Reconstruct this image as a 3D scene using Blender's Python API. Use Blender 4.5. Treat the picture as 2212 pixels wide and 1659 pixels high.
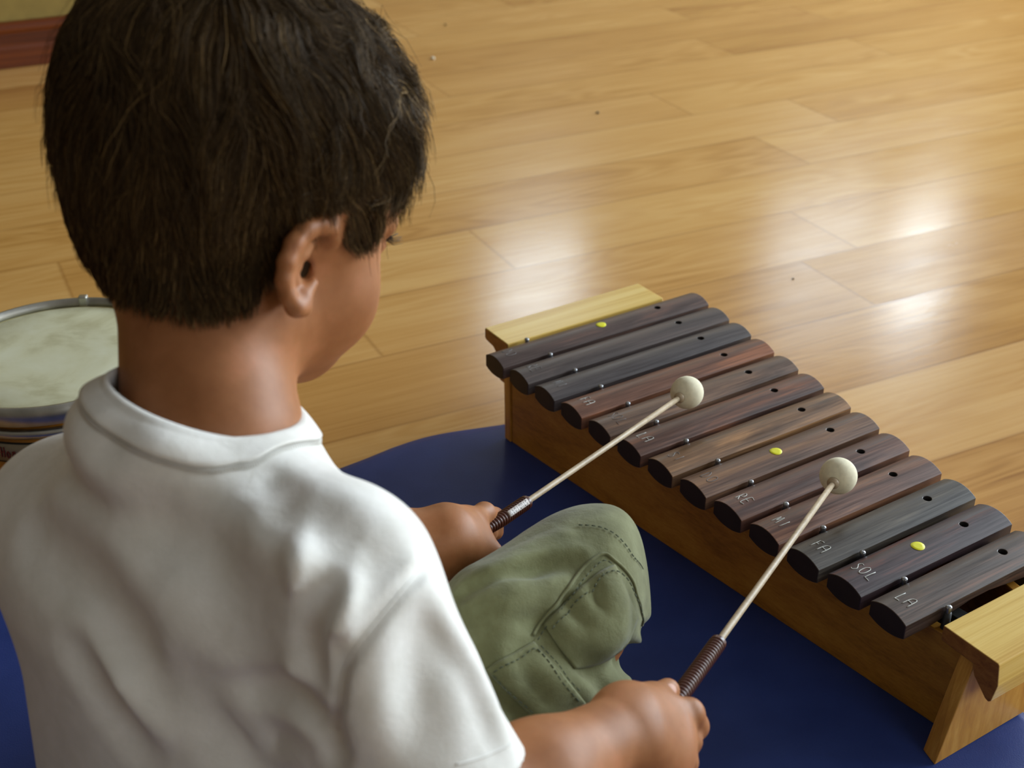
import bpy, bmesh, math, random
import numpy as np
from mathutils import Vector, Matrix, noise
random.seed(7); rng = np.random.default_rng(11)
sc = bpy.context.scene
for o in list(bpy.data.objects): bpy.data.objects.remove(o)
COL = sc.collection

# ------------------------------------------------------------------ camera
FPX, TH, RO, CH = 2685.0, 0.5152, -0.0113, 0.6965
F = np.array([0, math.cos(TH), -math.sin(TH)])
_U = np.array([0, math.sin(TH), math.cos(TH)]); _R = np.array([1., 0, 0])
RX = math.cos(RO)*_R + math.sin(RO)*_U
UX = -math.sin(RO)*_R + math.cos(RO)*_U
CAM = np.array([0, 0, CH])
cd = bpy.data.cameras.new('camera'); cam = bpy.data.objects.new('camera', cd); COL.objects.link(cam)
cd.sensor_width = 36; cd.lens = FPX/2212*36; cd.clip_start = .02
cam.matrix_world = Matrix(((RX[0], UX[0], -F[0], 0), (RX[1], UX[1], -F[1], 0), (RX[2], UX[2], -F[2], CH), (0, 0, 0, 1)))
cd.dof.use_dof = True; cd.dof.focus_distance = .95; cd.dof.aperture_fstop = 9.0
sc.camera = cam

# ------------------------------------------------------------------ world, light, exposure
sc.view_settings.view_transform = 'Standard'; sc.view_settings.look = 'None'
sc.view_settings.exposure = -0.58; sc.view_settings.gamma = 1.0; sc.view_settings.use_curve_mapping = False
w = bpy.data.worlds.new('room_light'); sc.world = w; w.use_nodes = True
_nt = w.node_tree; _bg = _nt.nodes['Background']
_tc = _nt.nodes.new('ShaderNodeTexCoord'); _dot = _nt.nodes.new('ShaderNodeVectorMath'); _dot.operation = 'DOT_PRODUCT'; _dot.inputs[1].default_value = (.58, .64, .50)   # the room is brighter towards its windows
_nt.links.new(_tc.outputs['Generated'], _dot.inputs[0]); _mr = _nt.nodes.new('ShaderNodeMapRange'); _mr.inputs[1].default_value = -.6; _mr.inputs[2].default_value = 1
_mr.inputs[3].default_value = .12; _mr.inputs[4].default_value = .50; _nt.links.new(_dot.outputs['Value'], _mr.inputs[0]); _nt.links.new(_mr.outputs[0], _bg.inputs[1])
_rm = _nt.nodes.new('ShaderNodeMapRange'); _rm.data_type = 'FLOAT_VECTOR'; _rm.inputs[7].default_value = (-.6,)*3; _rm.inputs[8].default_value = (1,)*3
_rm.inputs[9].default_value = (1.0, .86, .62); _rm.inputs[10].default_value = (.97, .98, 1.0); _nt.links.new(_dot.outputs['Value'], _rm.inputs[6]); _nt.links.new(_rm.outputs[1], _bg.inputs[0])
WINDOW_COLOR = (.80, .92, 1.0); WINDOW_POWER = (15, 9, 36, 30, 22, 5.5)

# ------------------------------------------------------------------ helpers
def P(x, y, d): return CAM + d*(F + (x-1106)/FPX*RX - (y-829.5)/FPX*UX)
def ray(x, y): return F + (x-1106)/FPX*RX - (y-829.5)/FPX*UX
def PZ(x, y, z):
    r = ray(x, y); return CAM + r*((z-CH)/r[2])

def mesh(name, V, Fc, m=None, parent=None, smooth=True):
    me = bpy.data.meshes.new(name); me.from_pydata([tuple(map(float, v)) for v in V], [], [tuple(int(i) for i in f) for f in Fc]); me.update()
    return link(name, me, m, parent, smooth)
def link(name, me, m=None, parent=None, smooth=True):
    o = bpy.data.objects.new(name, me); COL.objects.link(o)
    if m: me.materials.append(m)
    if parent: o.parent = parent
    if smooth: me.polygons.foreach_set('use_smooth', [True]*len(me.polygons))
    return o
def fast_mesh(name, V, Fq, m=None, parent=None, smooth=True):
    me = bpy.data.meshes.new(name); n = len(V); k = len(Fq); s = Fq.shape[1]
    me.vertices.add(n); me.vertices.foreach_set('co', np.asarray(V, np.float32).ravel())
    me.loops.add(k*s); me.loops.foreach_set('vertex_index', np.asarray(Fq, np.int32).ravel())
    me.polygons.add(k); me.polygons.foreach_set('loop_start', np.arange(0, k*s, s, dtype=np.int32))
    me.update(calc_edges=True); me.validate()
    return link(name, me, m, parent, smooth)
def empty(name, loc=(0, 0, 0), rz=0):
    o = bpy.data.objects.new(name, None); COL.objects.link(o); o.location = loc; o.rotation_euler = (0, 0, rz)
    o.empty_display_size = .02; return o
def tag(o, label=None, cat=None, group=None, kind=None):
    if label: o['label'] = label
    if cat: o['category'] = cat
    if group: o['group'] = group
    if kind: o['kind'] = kind
    return o
def bevel(o, w=.001, seg=2):
    md = o.modifiers.new('bevel', 'BEVEL'); md.width = w; md.segments = seg; md.limit_method = 'ANGLE'; md.angle_limit = .6
    return o
def box_bm(boxes):
    V = []; Fc = []
    for (a, b) in boxes:
        k = len(V)
        for x in (a[0], b[0]):
            for y in (a[1], b[1]):
                for z in (a[2], b[2]): V.append((x, y, z))
        Fc += [(k, k+1, k+3, k+2), (k+4, k+6, k+7, k+5), (k, k+4, k+5, k+1), (k+2, k+3, k+7, k+6), (k, k+2, k+6, k+4), (k+1, k+5, k+7, k+3)]
    return V, Fc
def prism(poly, axis_pts):
    """sweep of a closed 3-D polygon list between sections"""
    n = len(poly); V = []; Fc = []
    for s in axis_pts:
        V += [tuple(p) for p in s]
    for k in range(len(axis_pts)-1):
        for i in range(n):
            j = (i+1) % n; a = k*n
            Fc.append((a+i, a+j, a+n+j, a+n+i))
    Fc.append(tuple(range(n-1, -1, -1))); a = (len(axis_pts)-1)*n; Fc.append(tuple(range(a, a+n)))
    return V, Fc
def frames(pts):
    pts = np.asarray(pts, float); T = np.gradient(pts, axis=0); T /= np.linalg.norm(T, axis=1)[:, None]+1e-12
    up = np.array([.13, .21, .97]); N = []
    n = np.cross(T[0], up); n /= np.linalg.norm(n)
    for t in T:
        n = n - t*(n@t); n /= np.linalg.norm(n)+1e-12; N.append(n)
    N = np.array(N); return pts, T, N, np.cross(T, N)
def tube_arr(pts, rad, seg=12, caps=True):
    pts, T, N, B = frames(pts); n = len(pts); rad = np.broadcast_to(rad, (n,))
    a = np.linspace(0, 2*np.pi, seg, endpoint=False)
    V = pts[:, None] + rad[:, None, None]*(np.cos(a)[None, :, None]*N[:, None]+np.sin(a)[None, :, None]*B[:, None])
    V = V.reshape(-1, 3).tolist(); Fc = []
    for k in range(n-1):
        for i in range(seg):
            j = (i+1) % seg; Fc.append((k*seg+i, k*seg+j, (k+1)*seg+j, (k+1)*seg+i))
    if caps:
        Fc.append(tuple(range(seg-1, -1, -1))); Fc.append(tuple(range((n-1)*seg, n*seg)))
    return V, Fc
def join_arr(parts):
    V = []; Fc = []
    for v, f in parts:
        k = len(V); V += list(v); Fc += [tuple(i+k for i in q) for q in f]
    return V, Fc
def smooth_line(pts, n=24):
    """Catmull-Rom through pts"""
    p = np.asarray(pts, float); p = np.vstack([2*p[0]-p[1], p, 2*p[-1]-p[-2]]); out = []
    m = len(p)-3
    for s in np.linspace(0, m-1e-6, n):
        i = int(s); t = s-i; a, b, c, d = p[i:i+4]
        out.append(.5*((2*b)+(-a+c)*t+(2*a-5*b+4*c-d)*t*t+(-a+3*b-3*c+d)*t**3))
    return np.array(out)

# ------------------------------------------------------------------ material helpers
def new_mat(name):
    m = bpy.data.materials.new(name); m.use_nodes = True; nt = m.node_tree
    return m, nt, nt.nodes['Principled BSDF']
def N(nt, t, **kw):
    n = nt.nodes.new(t)
    for k, v in kw.items(): setattr(n, k, v)
    return n
def ramp(nt, stops, interp='LINEAR'):
    n = nt.nodes.new('ShaderNodeValToRGB'); e = n.color_ramp; e.interpolation = interp
    while len(e.elements) < len(stops): e.elements.new(.5)
    for i, (p, c) in enumerate(stops): e.elements[i].position = p; e.elements[i].color = tuple(c)+(1,) if len(c) == 3 else c
    return n
def s2l(*c): return tuple(((v/255)/12.92 if v/255 <= .04045 else ((v/255+.055)/1.055)**2.4) for v in c)
def bump(nt, b, hsock, strength=.3, dist=.001):
    n = nt.nodes.new('ShaderNodeBump'); n.inputs['Strength'].default_value = strength; n.inputs['Distance'].default_value = dist
    nt.links.new(hsock, n.inputs['Height']); nt.links.new(n.outputs[0], b.inputs['Normal']); return n
def mapping(nt, scale=(1, 1, 1), loc=(0, 0, 0), rot=(0, 0, 0), coord='Object'):
    tc = N(nt, 'ShaderNodeTexCoord'); mp = N(nt, 'ShaderNodeMapping')
    mp.inputs['Scale'].default_value = scale; mp.inputs['Location'].default_value = loc; mp.inputs['Rotation'].default_value = rot
    nt.links.new(tc.outputs[coord], mp.inputs[0]); return mp
def noise_n(nt, vec, scale=5, detail=4, rough=.5, dist=0):
    n = N(nt, 'ShaderNodeTexNoise'); n.inputs['Scale'].default_value = scale; n.inputs['Detail'].default_value = detail
    n.inputs['Roughness'].default_value = rough; n.inputs['Distortion'].default_value = dist
    if vec is not None: nt.links.new(vec, n.inputs['Vector'])
    return n
def plain(name, col, rough=.5, metal=0, nscale=None, namp=.15, bmp=0, spec=.5):
    m, nt, b = new_mat(name); b.inputs['Roughness'].default_value = rough; b.inputs['Metallic'].default_value = metal
    b.inputs['Specular IOR Level'].default_value = spec
    mp = mapping(nt); n = noise_n(nt, mp.outputs[0], nscale or 60)
    r = ramp(nt, [(.3, tuple(c*(1-namp) for c in col)), (.7, tuple(min(1, c*(1+namp)) for c in col))])
    nt.links.new(n.outputs[0], r.inputs[0]); nt.links.new(r.outputs[0], b.inputs['Base Color'])
    if bmp: bump(nt, b, n.outputs[0], bmp, .0006)
    return m
def wood(name, c1, c2, c3=None, stretch=(1.2, 22, 22), scale=3., rough=.35, wave=2.2, bmp=.05, seed=0, spec=.5):
    """grain runs along local x"""
    m, nt, b = new_mat(name); b.inputs['Roughness'].default_value = rough; b.inputs['Specular IOR Level'].default_value = spec
    mp = mapping(nt, stretch, (seed*3.7, seed*1.3, seed*.7)); n = noise_n(nt, mp.outputs[0], scale, 5, .55, wave*.35)
    mp2 = mapping(nt, (stretch[0]*1.5, stretch[1]*7, stretch[2]*7), (seed, 0, 0)); n2 = noise_n(nt, mp2.outputs[0], scale*1.6, 3, .6)
    mx = N(nt, 'ShaderNodeMix', data_type='FLOAT'); mx.inputs[0].default_value = .35
    nt.links.new(n.outputs[0], mx.inputs[2]); nt.links.new(n2.outputs[0], mx.inputs[3])
    st = [(.32, c1), (.5, c2), (.66, c3 or c2)]
    r = ramp(nt, st); nt.links.new(mx.outputs[0], r.inputs[0]); nt.links.new(r.outputs[0], b.inputs['Base Color'])
    if bmp: bump(nt, b, mx.outputs[0], bmp, .001)
    return m

# ------------------------------------------------------------------ floor
PA = .446                                            # direction of the planks
AL = np.array([math.cos(PA), math.sin(PA), 0]); PN = np.array([-math.sin(PA), math.cos(PA), 0])
FLOOR_Z = -.012
def make_floor():
    m, nt, b = new_mat('laminate_floor')
    at = N(nt, 'ShaderNodeAttribute', attribute_name='plank'); sep = N(nt, 'ShaderNodeSeparateXYZ'); nt.links.new(at.outputs['Vector'], sep.inputs[0])
    tc = N(nt, 'ShaderNodeTexCoord')
    cmb = N(nt, 'ShaderNodeCombineXYZ')
    mul = N(nt, 'ShaderNodeMath', operation='MULTIPLY'); mul.inputs[1].default_value = 37.; nt.links.new(sep.outputs[1], mul.inputs[0])
    nt.links.new(mul.outputs[0], cmb.inputs[0]); nt.links.new(mul.outputs[0], cmb.inputs[2])
    add = N(nt, 'ShaderNodeVectorMath', operation='ADD'); nt.links.new(tc.outputs['Object'], add.inputs[0]); nt.links.new(cmb.outputs[0], add.inputs[1])
    def mapped(s):
        mp = N(nt, 'ShaderNodeMapping'); mp.inputs['Scale'].default_value = s; nt.links.new(add.outputs[0], mp.inputs[0]); return mp.outputs[0]
    # cathedral grain: stretched rings
    n1 = noise_n(nt, mapped((1.3, 7.5, 1)), 1.6, 2, .45, .5)
    wv = N(nt, 'ShaderNodeMath', operation='MULTIPLY'); wv.inputs[1].default_value = 60; nt.links.new(n1.outputs[0], wv.inputs[0])
    sn = N(nt, 'ShaderNodeMath', operation='SINE'); nt.links.new(wv.outputs[0], sn.inputs[0])
    n2 = noise_n(nt, mapped((2.2, 60, 1)), 2.2, 4, .6)
    n3 = noise_n(nt, mapped((1.0, 5, 1)), 2.0, 3, .5)
    a1 = N(nt, 'ShaderNodeMath', operation='MULTIPLY_ADD'); a1.inputs[1].default_value = .085; a1.inputs[2].default_value = 0
    nt.links.new(sn.outputs[0], a1.inputs[0])
    # ring strength comes and goes
    n4 = noise_n(nt, mapped((.9, 4, 1)), 1.7, 1); r4 = ramp(nt, [(.42, (0, 0, 0)), (.62, (1, 1, 1))]); nt.links.new(n4.outputs[0], r4.inputs[0])
    a1b = N(nt, 'ShaderNodeMath', operation='MULTIPLY'); nt.links.new(a1.outputs[0], a1b.inputs[0]); nt.links.new(r4.outputs[0], a1b.inputs[1])
    a2 = N(nt, 'ShaderNodeMath', operation='MULTIPLY_ADD'); a2.inputs[1].default_value = .50; nt.links.new(n2.outputs[0], a2.inputs[0]); nt.links.new(a1b.outputs[0], a2.inputs[2])
    a3 = N(nt, 'ShaderNodeMath', operation='MULTIPLY_ADD'); a3.inputs[1].default_value = .55; nt.links.new(n3.outputs[0], a3.inputs[0]); nt.links.new(a2.outputs[0], a3.inputs[2])
    a4 = N(nt, 'ShaderNodeMath', operation='MULTIPLY_ADD'); a4.inputs[1].default_value = .30; nt.links.new(sep.outputs[0], a4.inputs[0]); nt.links.new(a3.outputs[0], a4.inputs[2])
    r = ramp(nt, [(.34, s2l(150, 101, 46)), (.54, s2l(184, 134, 70)), (.70, s2l(197, 148, 83)), (.95, s2l(211, 166, 102))])
    nt.links.new(a4.outputs[0], r.inputs[0])
    # joints
    uv = N(nt, 'ShaderNodeUVMap', uv_map='edge'); su = N(nt, 'ShaderNodeSeparateXYZ'); nt.links.new(uv.outputs[0], su.inputs[0])
    mn = N(nt, 'ShaderNodeMath', operation='MINIMUM'); nt.links.new(su.outputs[0], mn.inputs[0]); nt.links.new(su.outputs[1], mn.inputs[1])
    gr = ramp(nt, [(0, (.74, .68, .63)), (.0014, (.90, .88, .86)), (.003, (1, 1, 1))]); nt.links.new(mn.outputs[0], gr.inputs[0])
    mx = N(nt, 'ShaderNodeMix', data_type='RGBA', blend_type='MULTIPLY'); mx.inputs[0].default_value = 1
    nt.links.new(r.outputs[0], mx.inputs[6]); nt.links.new(gr.outputs[0], mx.inputs[7]); nt.links.new(mx.outputs[2], b.inputs['Base Color'])
    # gloss varies plank by plank and with wear
    rn = noise_n(nt, mapped((3, 9, 1)), 3, 4, .6)
    rr = N(nt, 'ShaderNodeMapRange'); rr.inputs[3].default_value = .14; rr.inputs[4].default_value = .23; nt.links.new(rn.outputs[0], rr.inputs[0])
    ra = N(nt, 'ShaderNodeMath', operation='MULTIPLY_ADD'); ra.inputs[1].default_value = .07; nt.links.new(sep.outputs[2], ra.inputs[0]); nt.links.new(rr.outputs[0], ra.inputs[2])
    nt.links.new(ra.outputs[0], b.inputs['Roughness']); b.inputs['Specular IOR Level'].default_value = .5
    bn = noise_n(nt, mapped((8, 16, 1)), 9, 3, .6); bump(nt, b, bn.outputs[0], .10, .0008)
    V = []; Fc = []; at_ = []; ed = []
    W = .158; y0 = 1.26
    known = {1: [.685-1.17, .685, .685+1.3, 3.4], 2: [.12, 1.31, 2.55], 7: [.75, 1.98, 3.1], 0: [-.6, .43, 1.15, 2.2], 3: [.2, 1.5, 2.7], 5: [-.3, .8, 1.9, 3.0], 6: [.3, .93, 1.6, 2.8], -1: [-.9, .1, 1.05, 1.62, 2.7]}
    tints = {(1, .685): .95, (7, .75): .12, (2, 1.31): .95, (2, .12): .35, (0, .43): .62, (0, 1.15): .75, (5, .8): .6}
    for row in range(-30, 22):
        lo = y0+row*W; hi = lo+W
        cuts = list(known.get(row, []))
        s = random.uniform(-5.2, -4.2); L = 1.25
        if cuts:
            c = cuts[0]
            while c > -4.4: c -= L; cuts.insert(0, c)
        else:
            cuts = [s]
        while cuts[-1] < 6.2: cuts.append(cuts[-1]+L)
        for a_, b_ in zip(cuts[:-1], cuts[1:]):
            k = len(V); V += [(a_, lo, 0), (b_, lo, 0), (b_, hi, 0), (a_, hi, 0)]
            # split into a 2x2 fan so the edge-distance uv is exact
            c0 = tuple(round(a_, 3) for a_ in (a_,)); t = tints.get((row, c0[0]), random.random())
            e = W/2
            V += [(a_+e, lo+e, 0), (b_-e, lo+e, 0)]
            t3 = (t, random.random(), random.random())
            fs = [((k, k+1, k+5, k+4), (0, 0, e, e)), ((k+1, k+2, k+5), (0, 0, e)), ((k+2, k+3, k+4, k+5), (0, 0, e, e)), ((k+3, k, k+4), (0, 0, e))]
            for f, ev in fs: Fc.append(f); at_ += [t3]*len(f); ed += [(v, v) for v in ev]
    me = bpy.data.meshes.new('floor'); me.from_pydata(V, [], Fc)
    ca = me.attributes.new('plank', 'FLOAT_VECTOR', 'CORNER'); ca.data.foreach_set('vector', np.array(at_, np.float32).ravel())
    ul = me.uv_layers.new(name='edge'); ul.data.foreach_set('uv', np.array(ed, np.float32).ravel())
    o = link('floor', me, m, None, False); o.location = (0, 0, FLOOR_Z); o.rotation_euler = (0, 0, PA); tag(o, 'glossy honey oak laminate plank floor', None, None, 'structure')
make_floor()

# ------------------------------------------------------------------ walls, windows (the far wall with its windows stands outside the picture and mirrors in the floor)
def wall_box(name, a0, a1, p0, p1, z0, z1, m, holes=()):
    """wall along the planks between AL coordinates a0..a1, thickness p0..p1; holes = (a0,a1,z0,z1)"""
    xs = sorted({a0, a1, *[h for q in holes for h in q[:2]]}); zs = sorted({z0, z1, *[h for q in holes for h in q[2:]]})
    bx = []
    for i in range(len(xs)-1):
        for j in range(len(zs)-1):
            cx, cz = (xs[i]+xs[i+1])/2, (zs[j]+zs[j+1])/2
            if any(h[0] < cx < h[1] and h[2] < cz < h[3] for h in holes): continue
            bx.append(((xs[i], p0, zs[j]), (xs[i+1], p1, zs[j+1])))
    V, Fc = box_bm(bx); o = mesh(name, V, Fc, m, None, False); o.rotation_euler = (0, 0, PA); tag(o, kind='structure'); return o
m_wall = plain('ochre_plaster', s2l(142, 120, 60), .85, nscale=45, namp=.10, bmp=.25)
m_wall_far = plain('beige_plaster', s2l(150, 128, 90), .9, nscale=25, namp=.04)
m_base = wood('mahogany_skirting', s2l(66, 24, 4), s2l(98, 42, 10), s2l(122, 60, 16), (.8, 30, 30), 2.5, .35, seed=3)
WP = 2.852                                           # distance of the wall by the boy along PN
wall_box('wall_left', -2.6, .62, WP, WP+.16, FLOOR_Z, 2.5, m_wall)['label'] = 'ochre rough plaster wall above the skirting'
def skirting():
    prof = [(WP, FLOOR_Z), (WP-.017, FLOOR_Z), (WP-.017, .028), (WP-.0145, .034), (WP-.0145, .060), (WP-.0165, .066), (WP-.0165, .074), (WP-.011, .081), (WP, .083)]
    V, Fc = prism(prof, [[(a, p, z) for p, z in prof] for a in (-2.6, .637)])
    o = mesh('baseboard_left', V, Fc, m_base, None, False); o.rotation_euler = (0, 0, PA); bevel(o, .0015); tag(o, 'reddish mahogany baseboard with stepped profile', kind='structure')
skirting()
m_ceiling = plain('ceiling_white', s2l(225, 215, 195), .9, nscale=10, namp=.02)
FARP = 4.4
holes = [(2.0, 2.5, 1.42, 1.95), (3.45, 4.15, 1.50, 2.25), (4.25, 4.68, 1.78, 2.30)]
wall_box('wall_far', -2.6, 5.2, FARP, FARP+.2, FLOOR_Z, 2.9, m_wall_far, holes)
m_frame = plain('window_frame_white', s2l(225, 222, 215), .4)
def window(n, h, power, side=None, near=None):
    m, nt, b = new_mat('daylight_pane_%d' % n)
    e = N(nt, 'ShaderNodeEmission'); e.inputs[0].default_value = WINDOW_COLOR+(1,); e.inputs[1].default_value = power
    nt.links.new(e.outputs[0], nt.nodes['Material Output'].inputs[0])
    a0, a1, z0, z1 = h; t = .035
    p = FARP+.05
    fr = [((a0, p-.03, z0), (a0+t, p+.03, z1)), ((a1-t, p-.03, z0), (a1, p+.03, z1)), ((a0+t, p-.03, z0), (a1-t, p+.03, z0+t)), ((a0+t, p-.03, z1-t), (a1-t, p+.03, z1))]
    V, Fc = box_bm(fr); fo = mesh('window_%d' % n, V, Fc, m_frame, None, False); tag(fo, kind='structure')
    V = [(a0+t, p, z0+t), (a1-t, p, z0+t), (a1-t, p, z1-t), (a0+t, p, z1-t)]
    po = mesh('pane', V, [(0, 1, 2, 3)], m, fo, False)
    if near is not None: fo.rotation_euler = (0, 0, PA); fo.location = tuple(PN*(near-FARP-.1))
    elif side is None: fo.rotation_euler = (0, 0, PA)
    else:                                            # on the right-hand wall, perpendicular to the planks
        fo.rotation_euler = (0, 0, PA-math.pi/2); fo.location = tuple(AL*(side-FARP))
    return fo
window(1, holes[0], WINDOW_POWER[0]); window(2, holes[1], WINDOW_POWER[1]); window(3, holes[2], WINDOW_POWER[2])
# right-hand wall (perpendicular), with one wide window
RW = 5.2; hr = (-3.3, 1.2, .8, 2.5); hr2 = (1.5, 2.9, .7, 2.3)
o = wall_box('wall_right', -4.4, 3.4, FARP, FARP+.2, FLOOR_Z, 2.9, m_wall_far, [hr, hr2]); o.rotation_euler = (0, 0, PA-math.pi/2); o.location = tuple(AL*(RW-FARP)); 
window(4, hr, WINDOW_POWER[3], RW); window(5, hr2, WINDOW_POWER[4], RW)
# wall behind the photographer with one window, lighting the boy's back from the right
NWALL = -2.3; hn = (.3, 1.7, 1.1, 2.4)
o = wall_box('wall_near', -1.2, 5.2, FARP, FARP+.2, FLOOR_Z, 2.9, m_wall_far, [hn]); o.location = tuple(PN*(NWALL-FARP-.1)); window(6, hn, WINDOW_POWER[5], None, NWALL)

# ------------------------------------------------------------------ mat
def make_mat():
    m, nt, b = new_mat('navy_vinyl'); b.inputs['Roughness'].default_value = .46; b.inputs['Specular IOR Level'].default_value = .22
    mp = mapping(nt); n = noise_n(nt, mp.outputs[0], 14, 4); r = ramp(nt, [(.3, s2l(38, 55, 114)), (.7, s2l(48, 66, 130))])
    nt.links.new(n.outputs[0], r.inputs[0]); nt.links.new(r.outputs[0], b.inputs['Base Color'])
    nf = noise_n(nt, mp.outputs[0], 900, 2); mx = N(nt, 'ShaderNodeMath', operation='MULTIPLY_ADD'); mx.inputs[1].default_value = .12
    nw = noise_n(nt, mp.outputs[0], 7, 2); nt.links.new(nf.outputs[0], mx.inputs[0]); nt.links.new(nw.outputs[0], mx.inputs[2]); bump(nt, b, mx.outputs[0], .35, .004)
    far = [(-1.05, .42), (-.80, .66)] + [tuple(PZ(x, y, 0)[:2]) for x, y in [(0, 1252), (400, 1125), (755, 996), (860, 955), (950, 930), (1090, 909), (1280, 880)]] + [(.16, 1.185), (.19, 1.165)]
    far = smooth_line([(x, y, 0) for x, y in far], 90); near = np.linspace([-1.1, -.25, 0], [.66, .12, 0], 90)
    nx, ny = 90, 90; V = []; Fc = []
    for j in range(ny):
        t = j/(ny-1)
        for i in range(nx):
            p = far[i]*(1-t)+near[i]*t; s = i/(nx-1)
            e = min(s, 1-s, t, 1-t); z = -.0045*math.exp(-e*70)
            V.append((p[0], p[1], z))
    for j in range(ny-1):
        for i in range(nx-1):
            a = j*nx+i; Fc.append((a, a+nx, a+nx+1, a+1))
    rim = [i for i in range(nx)] + [j*nx+nx-1 for j in range(1, ny)] + [(ny-1)*nx+i for i in range(nx-2, -1, -1)] + [j*nx for j in range(ny-2, 0, -1)]
    k = len(V)
    for i in rim: V.append((V[i][0], V[i][1], FLOOR_Z))
    n = len(rim)
    for i in range(n): Fc.append((rim[i], rim[(i+1) % n], k+(i+1) % n, k+i))
    Fc.append(tuple(k+i for i in range(n)))
    o = mesh('play_mat', V, Fc, m)
    tag(o, 'navy blue vinyl mat spread on the wooden floor under the boy', 'mat')
make_mat()

# ------------------------------------------------------------------ xylophone
XO = np.array([.1756, 1.2164, 0]); YAW = .5555; PITCH = .0405; ZT = .107
xyl = empty('xylophone', XO, YAW); tag(xyl, 'wooden box xylophone with thirteen dark rosewood bars standing on the blue mat', 'xylophone')
DU = np.array([math.cos(YAW), math.sin(YAW), 0]); DV = np.array([math.sin(YAW), -math.cos(YAW), 0])
def XW(u, v, z): return XO+u*DU+v*DV+np.array([0, 0, z])
m_pine = wood('varnished_pine', s2l(150, 96, 30), s2l(184, 126, 46), s2l(203, 148, 66), (1.6, 14, 14), 4, .33, seed=1)
m_pine_side = wood('varnished_pine_side', s2l(140, 92, 26), s2l(178, 124, 42), s2l(196, 144, 56), (2.2, 2.2, 9), 5, .38, seed=5)
m_pine_v = wood('varnished_pine_upright', s2l(168, 112, 40), s2l(196, 140, 56), s2l(212, 160, 76), (26, 26, 1.5), 3, .38, seed=2)
m_pine_light = wood('pale_striped_pine', s2l(205, 160, 74), s2l(226, 190, 104), s2l(236, 206, 128), (1.0, 26, 26), 3.2, .3, seed=4)
m_endgrain = wood('pine_end_grain', s2l(112, 66, 24), s2l(150, 96, 38), s2l(166, 112, 50), (6, 30, 60), 3, .5, seed=9)
m_rail = plain('dark_felt', (.012, .011, .010), .9)
m_pin = plain('steel_pin', (.30, .31, .33), .3, .9)
m_rubber = plain('black_rubber', (.012, .012, .013), .6)
def L(u, v, z): return (u, -v, z)
def uside(v): return -.2096+.108*(v+.011)            # boy-side panel
def ufar(v): return .020-.155*(v+.011)
BT = .084
def hexa(c, w=.0008, name='panel', m=None):
    """8 corners: bottom 4, top 4 as (u,v,z)"""
    V = [L(*p) for p in c]; Fc = [(3, 2, 1, 0), (4, 5, 6, 7), (0, 1, 5, 4), (1, 2, 6, 5), (2, 3, 7, 6), (3, 0, 4, 7)]
    o = mesh(name, V, Fc, m, xyl, False); bm = bmesh.new(); bm.from_mesh(o.data); bmesh.ops.recalc_face_normals(bm, faces=bm.faces); bm.to_mesh(o.data); bm.free()
    bevel(o, w); return o
def panel(u0, v0, u1, v1, th, z0, z1, m, nm):
    """vertical panel from (u0,v0) to (u1,v1), thickness th towards +u"""
    hexa([(u0, v0, z0), (u1, v1, z0), (u1+th, v1, z0), (u0+th, v0, z0), (u0, v0, z1), (u1, v1, z1), (u1+th, v1, z1), (u0+th, v0, z1)], name=nm, m=m)
panel(uside(.001)+.0005, .001, uside(.531), .531, .009, 0.0, BT, m_pine_side, 'side_panel')
panel(ufar(.001)-.0095, .001, ufar(.531)-.009, .531, .009, 0.0, BT, m_pine_side, 'side_panel')
hexa([(-.2096, -.011, 0), (.020, -.011, 0), (.020, .0, 0), (-.2096, .0, 0), (-.2096, -.011, BT), (.020, -.011, BT), (.020, .0, BT), (-.2096, .0, BT)], name='end_panel', m=m_pine_v)
hexa([(-.1800, .5315, 0), (-.026, .5315, 0), (-.026, .5465, 0), (-.1845, .5465, 0), (-.1590, .5315, .086), (-.058, .5315, .086), (-.058, .5440, .086), (-.1590, .5440, .086)], name='end_panel', m=m_pine_v)
_ep = xyl.children[-1]; _ep.data.materials.append(m_endgrain)
for _p in _ep.data.polygons:
    if _p.normal.x < -.8: _p.material_index = 1
for uu, nm in ((.030, 'rail'), (.150, 'rail')):
    hexa([(uside(.001)+uu, .001, .060), (uside(.53)+uu*.7, .53, .060), (uside(.53)+uu*.7+.012, .53, .060), (uside(.001)+uu+.012, .001, .060),
          (uside(.001)+uu, .001, .0855), (uside(.53)+uu*.7, .53, .0855), (uside(.53)+uu*.7+.012, .53, .0855), (uside(.001)+uu+.012, .001, .0855)], name=nm, m=m_rail)
def block(poly, u0, u1, nm):
    V, Fc = prism(poly, [[L(u, v, z) for v, z in poly] for u in (u0, u1)])
    o = mesh(nm, V, Fc, m_pine_light, xyl, False); bm = bmesh.new(); bm.from_mesh(o.data); bmesh.ops.recalc_face_normals(bm, faces=bm.faces); bm.to_mesh(o.data); bm.free()
    o.data.materials.append(m_endgrain)
    for p in o.data.polygons:
        if abs(p.normal.x) > .9: p.material_index = 1
    bevel(o, .0012); return o
far_poly = [(-.0265, .100), (-.0725, .100), (-.0730, .0885), (-.0700, .0865), (-.0560, .0845), (-.0440, .074), (-.0440, .050), (-.0112, .050), (-.0112, .0845), (-.0165, .088), (-.0265, .089)]
block(far_poly, -.1950, .008, 'end_handle')
near_poly = [(.5155, .100), (.5155, .0868), (.5310, .0862), (.5442, .0862), (.5445, .084), (.5475, .077), (.5595, .065), (.5625, .0640), (.5645, .066), (.5670, .082), (.5645, .099), (.5635, .100)]
block(near_poly, -.1625, -.050, 'end_handle')
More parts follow.
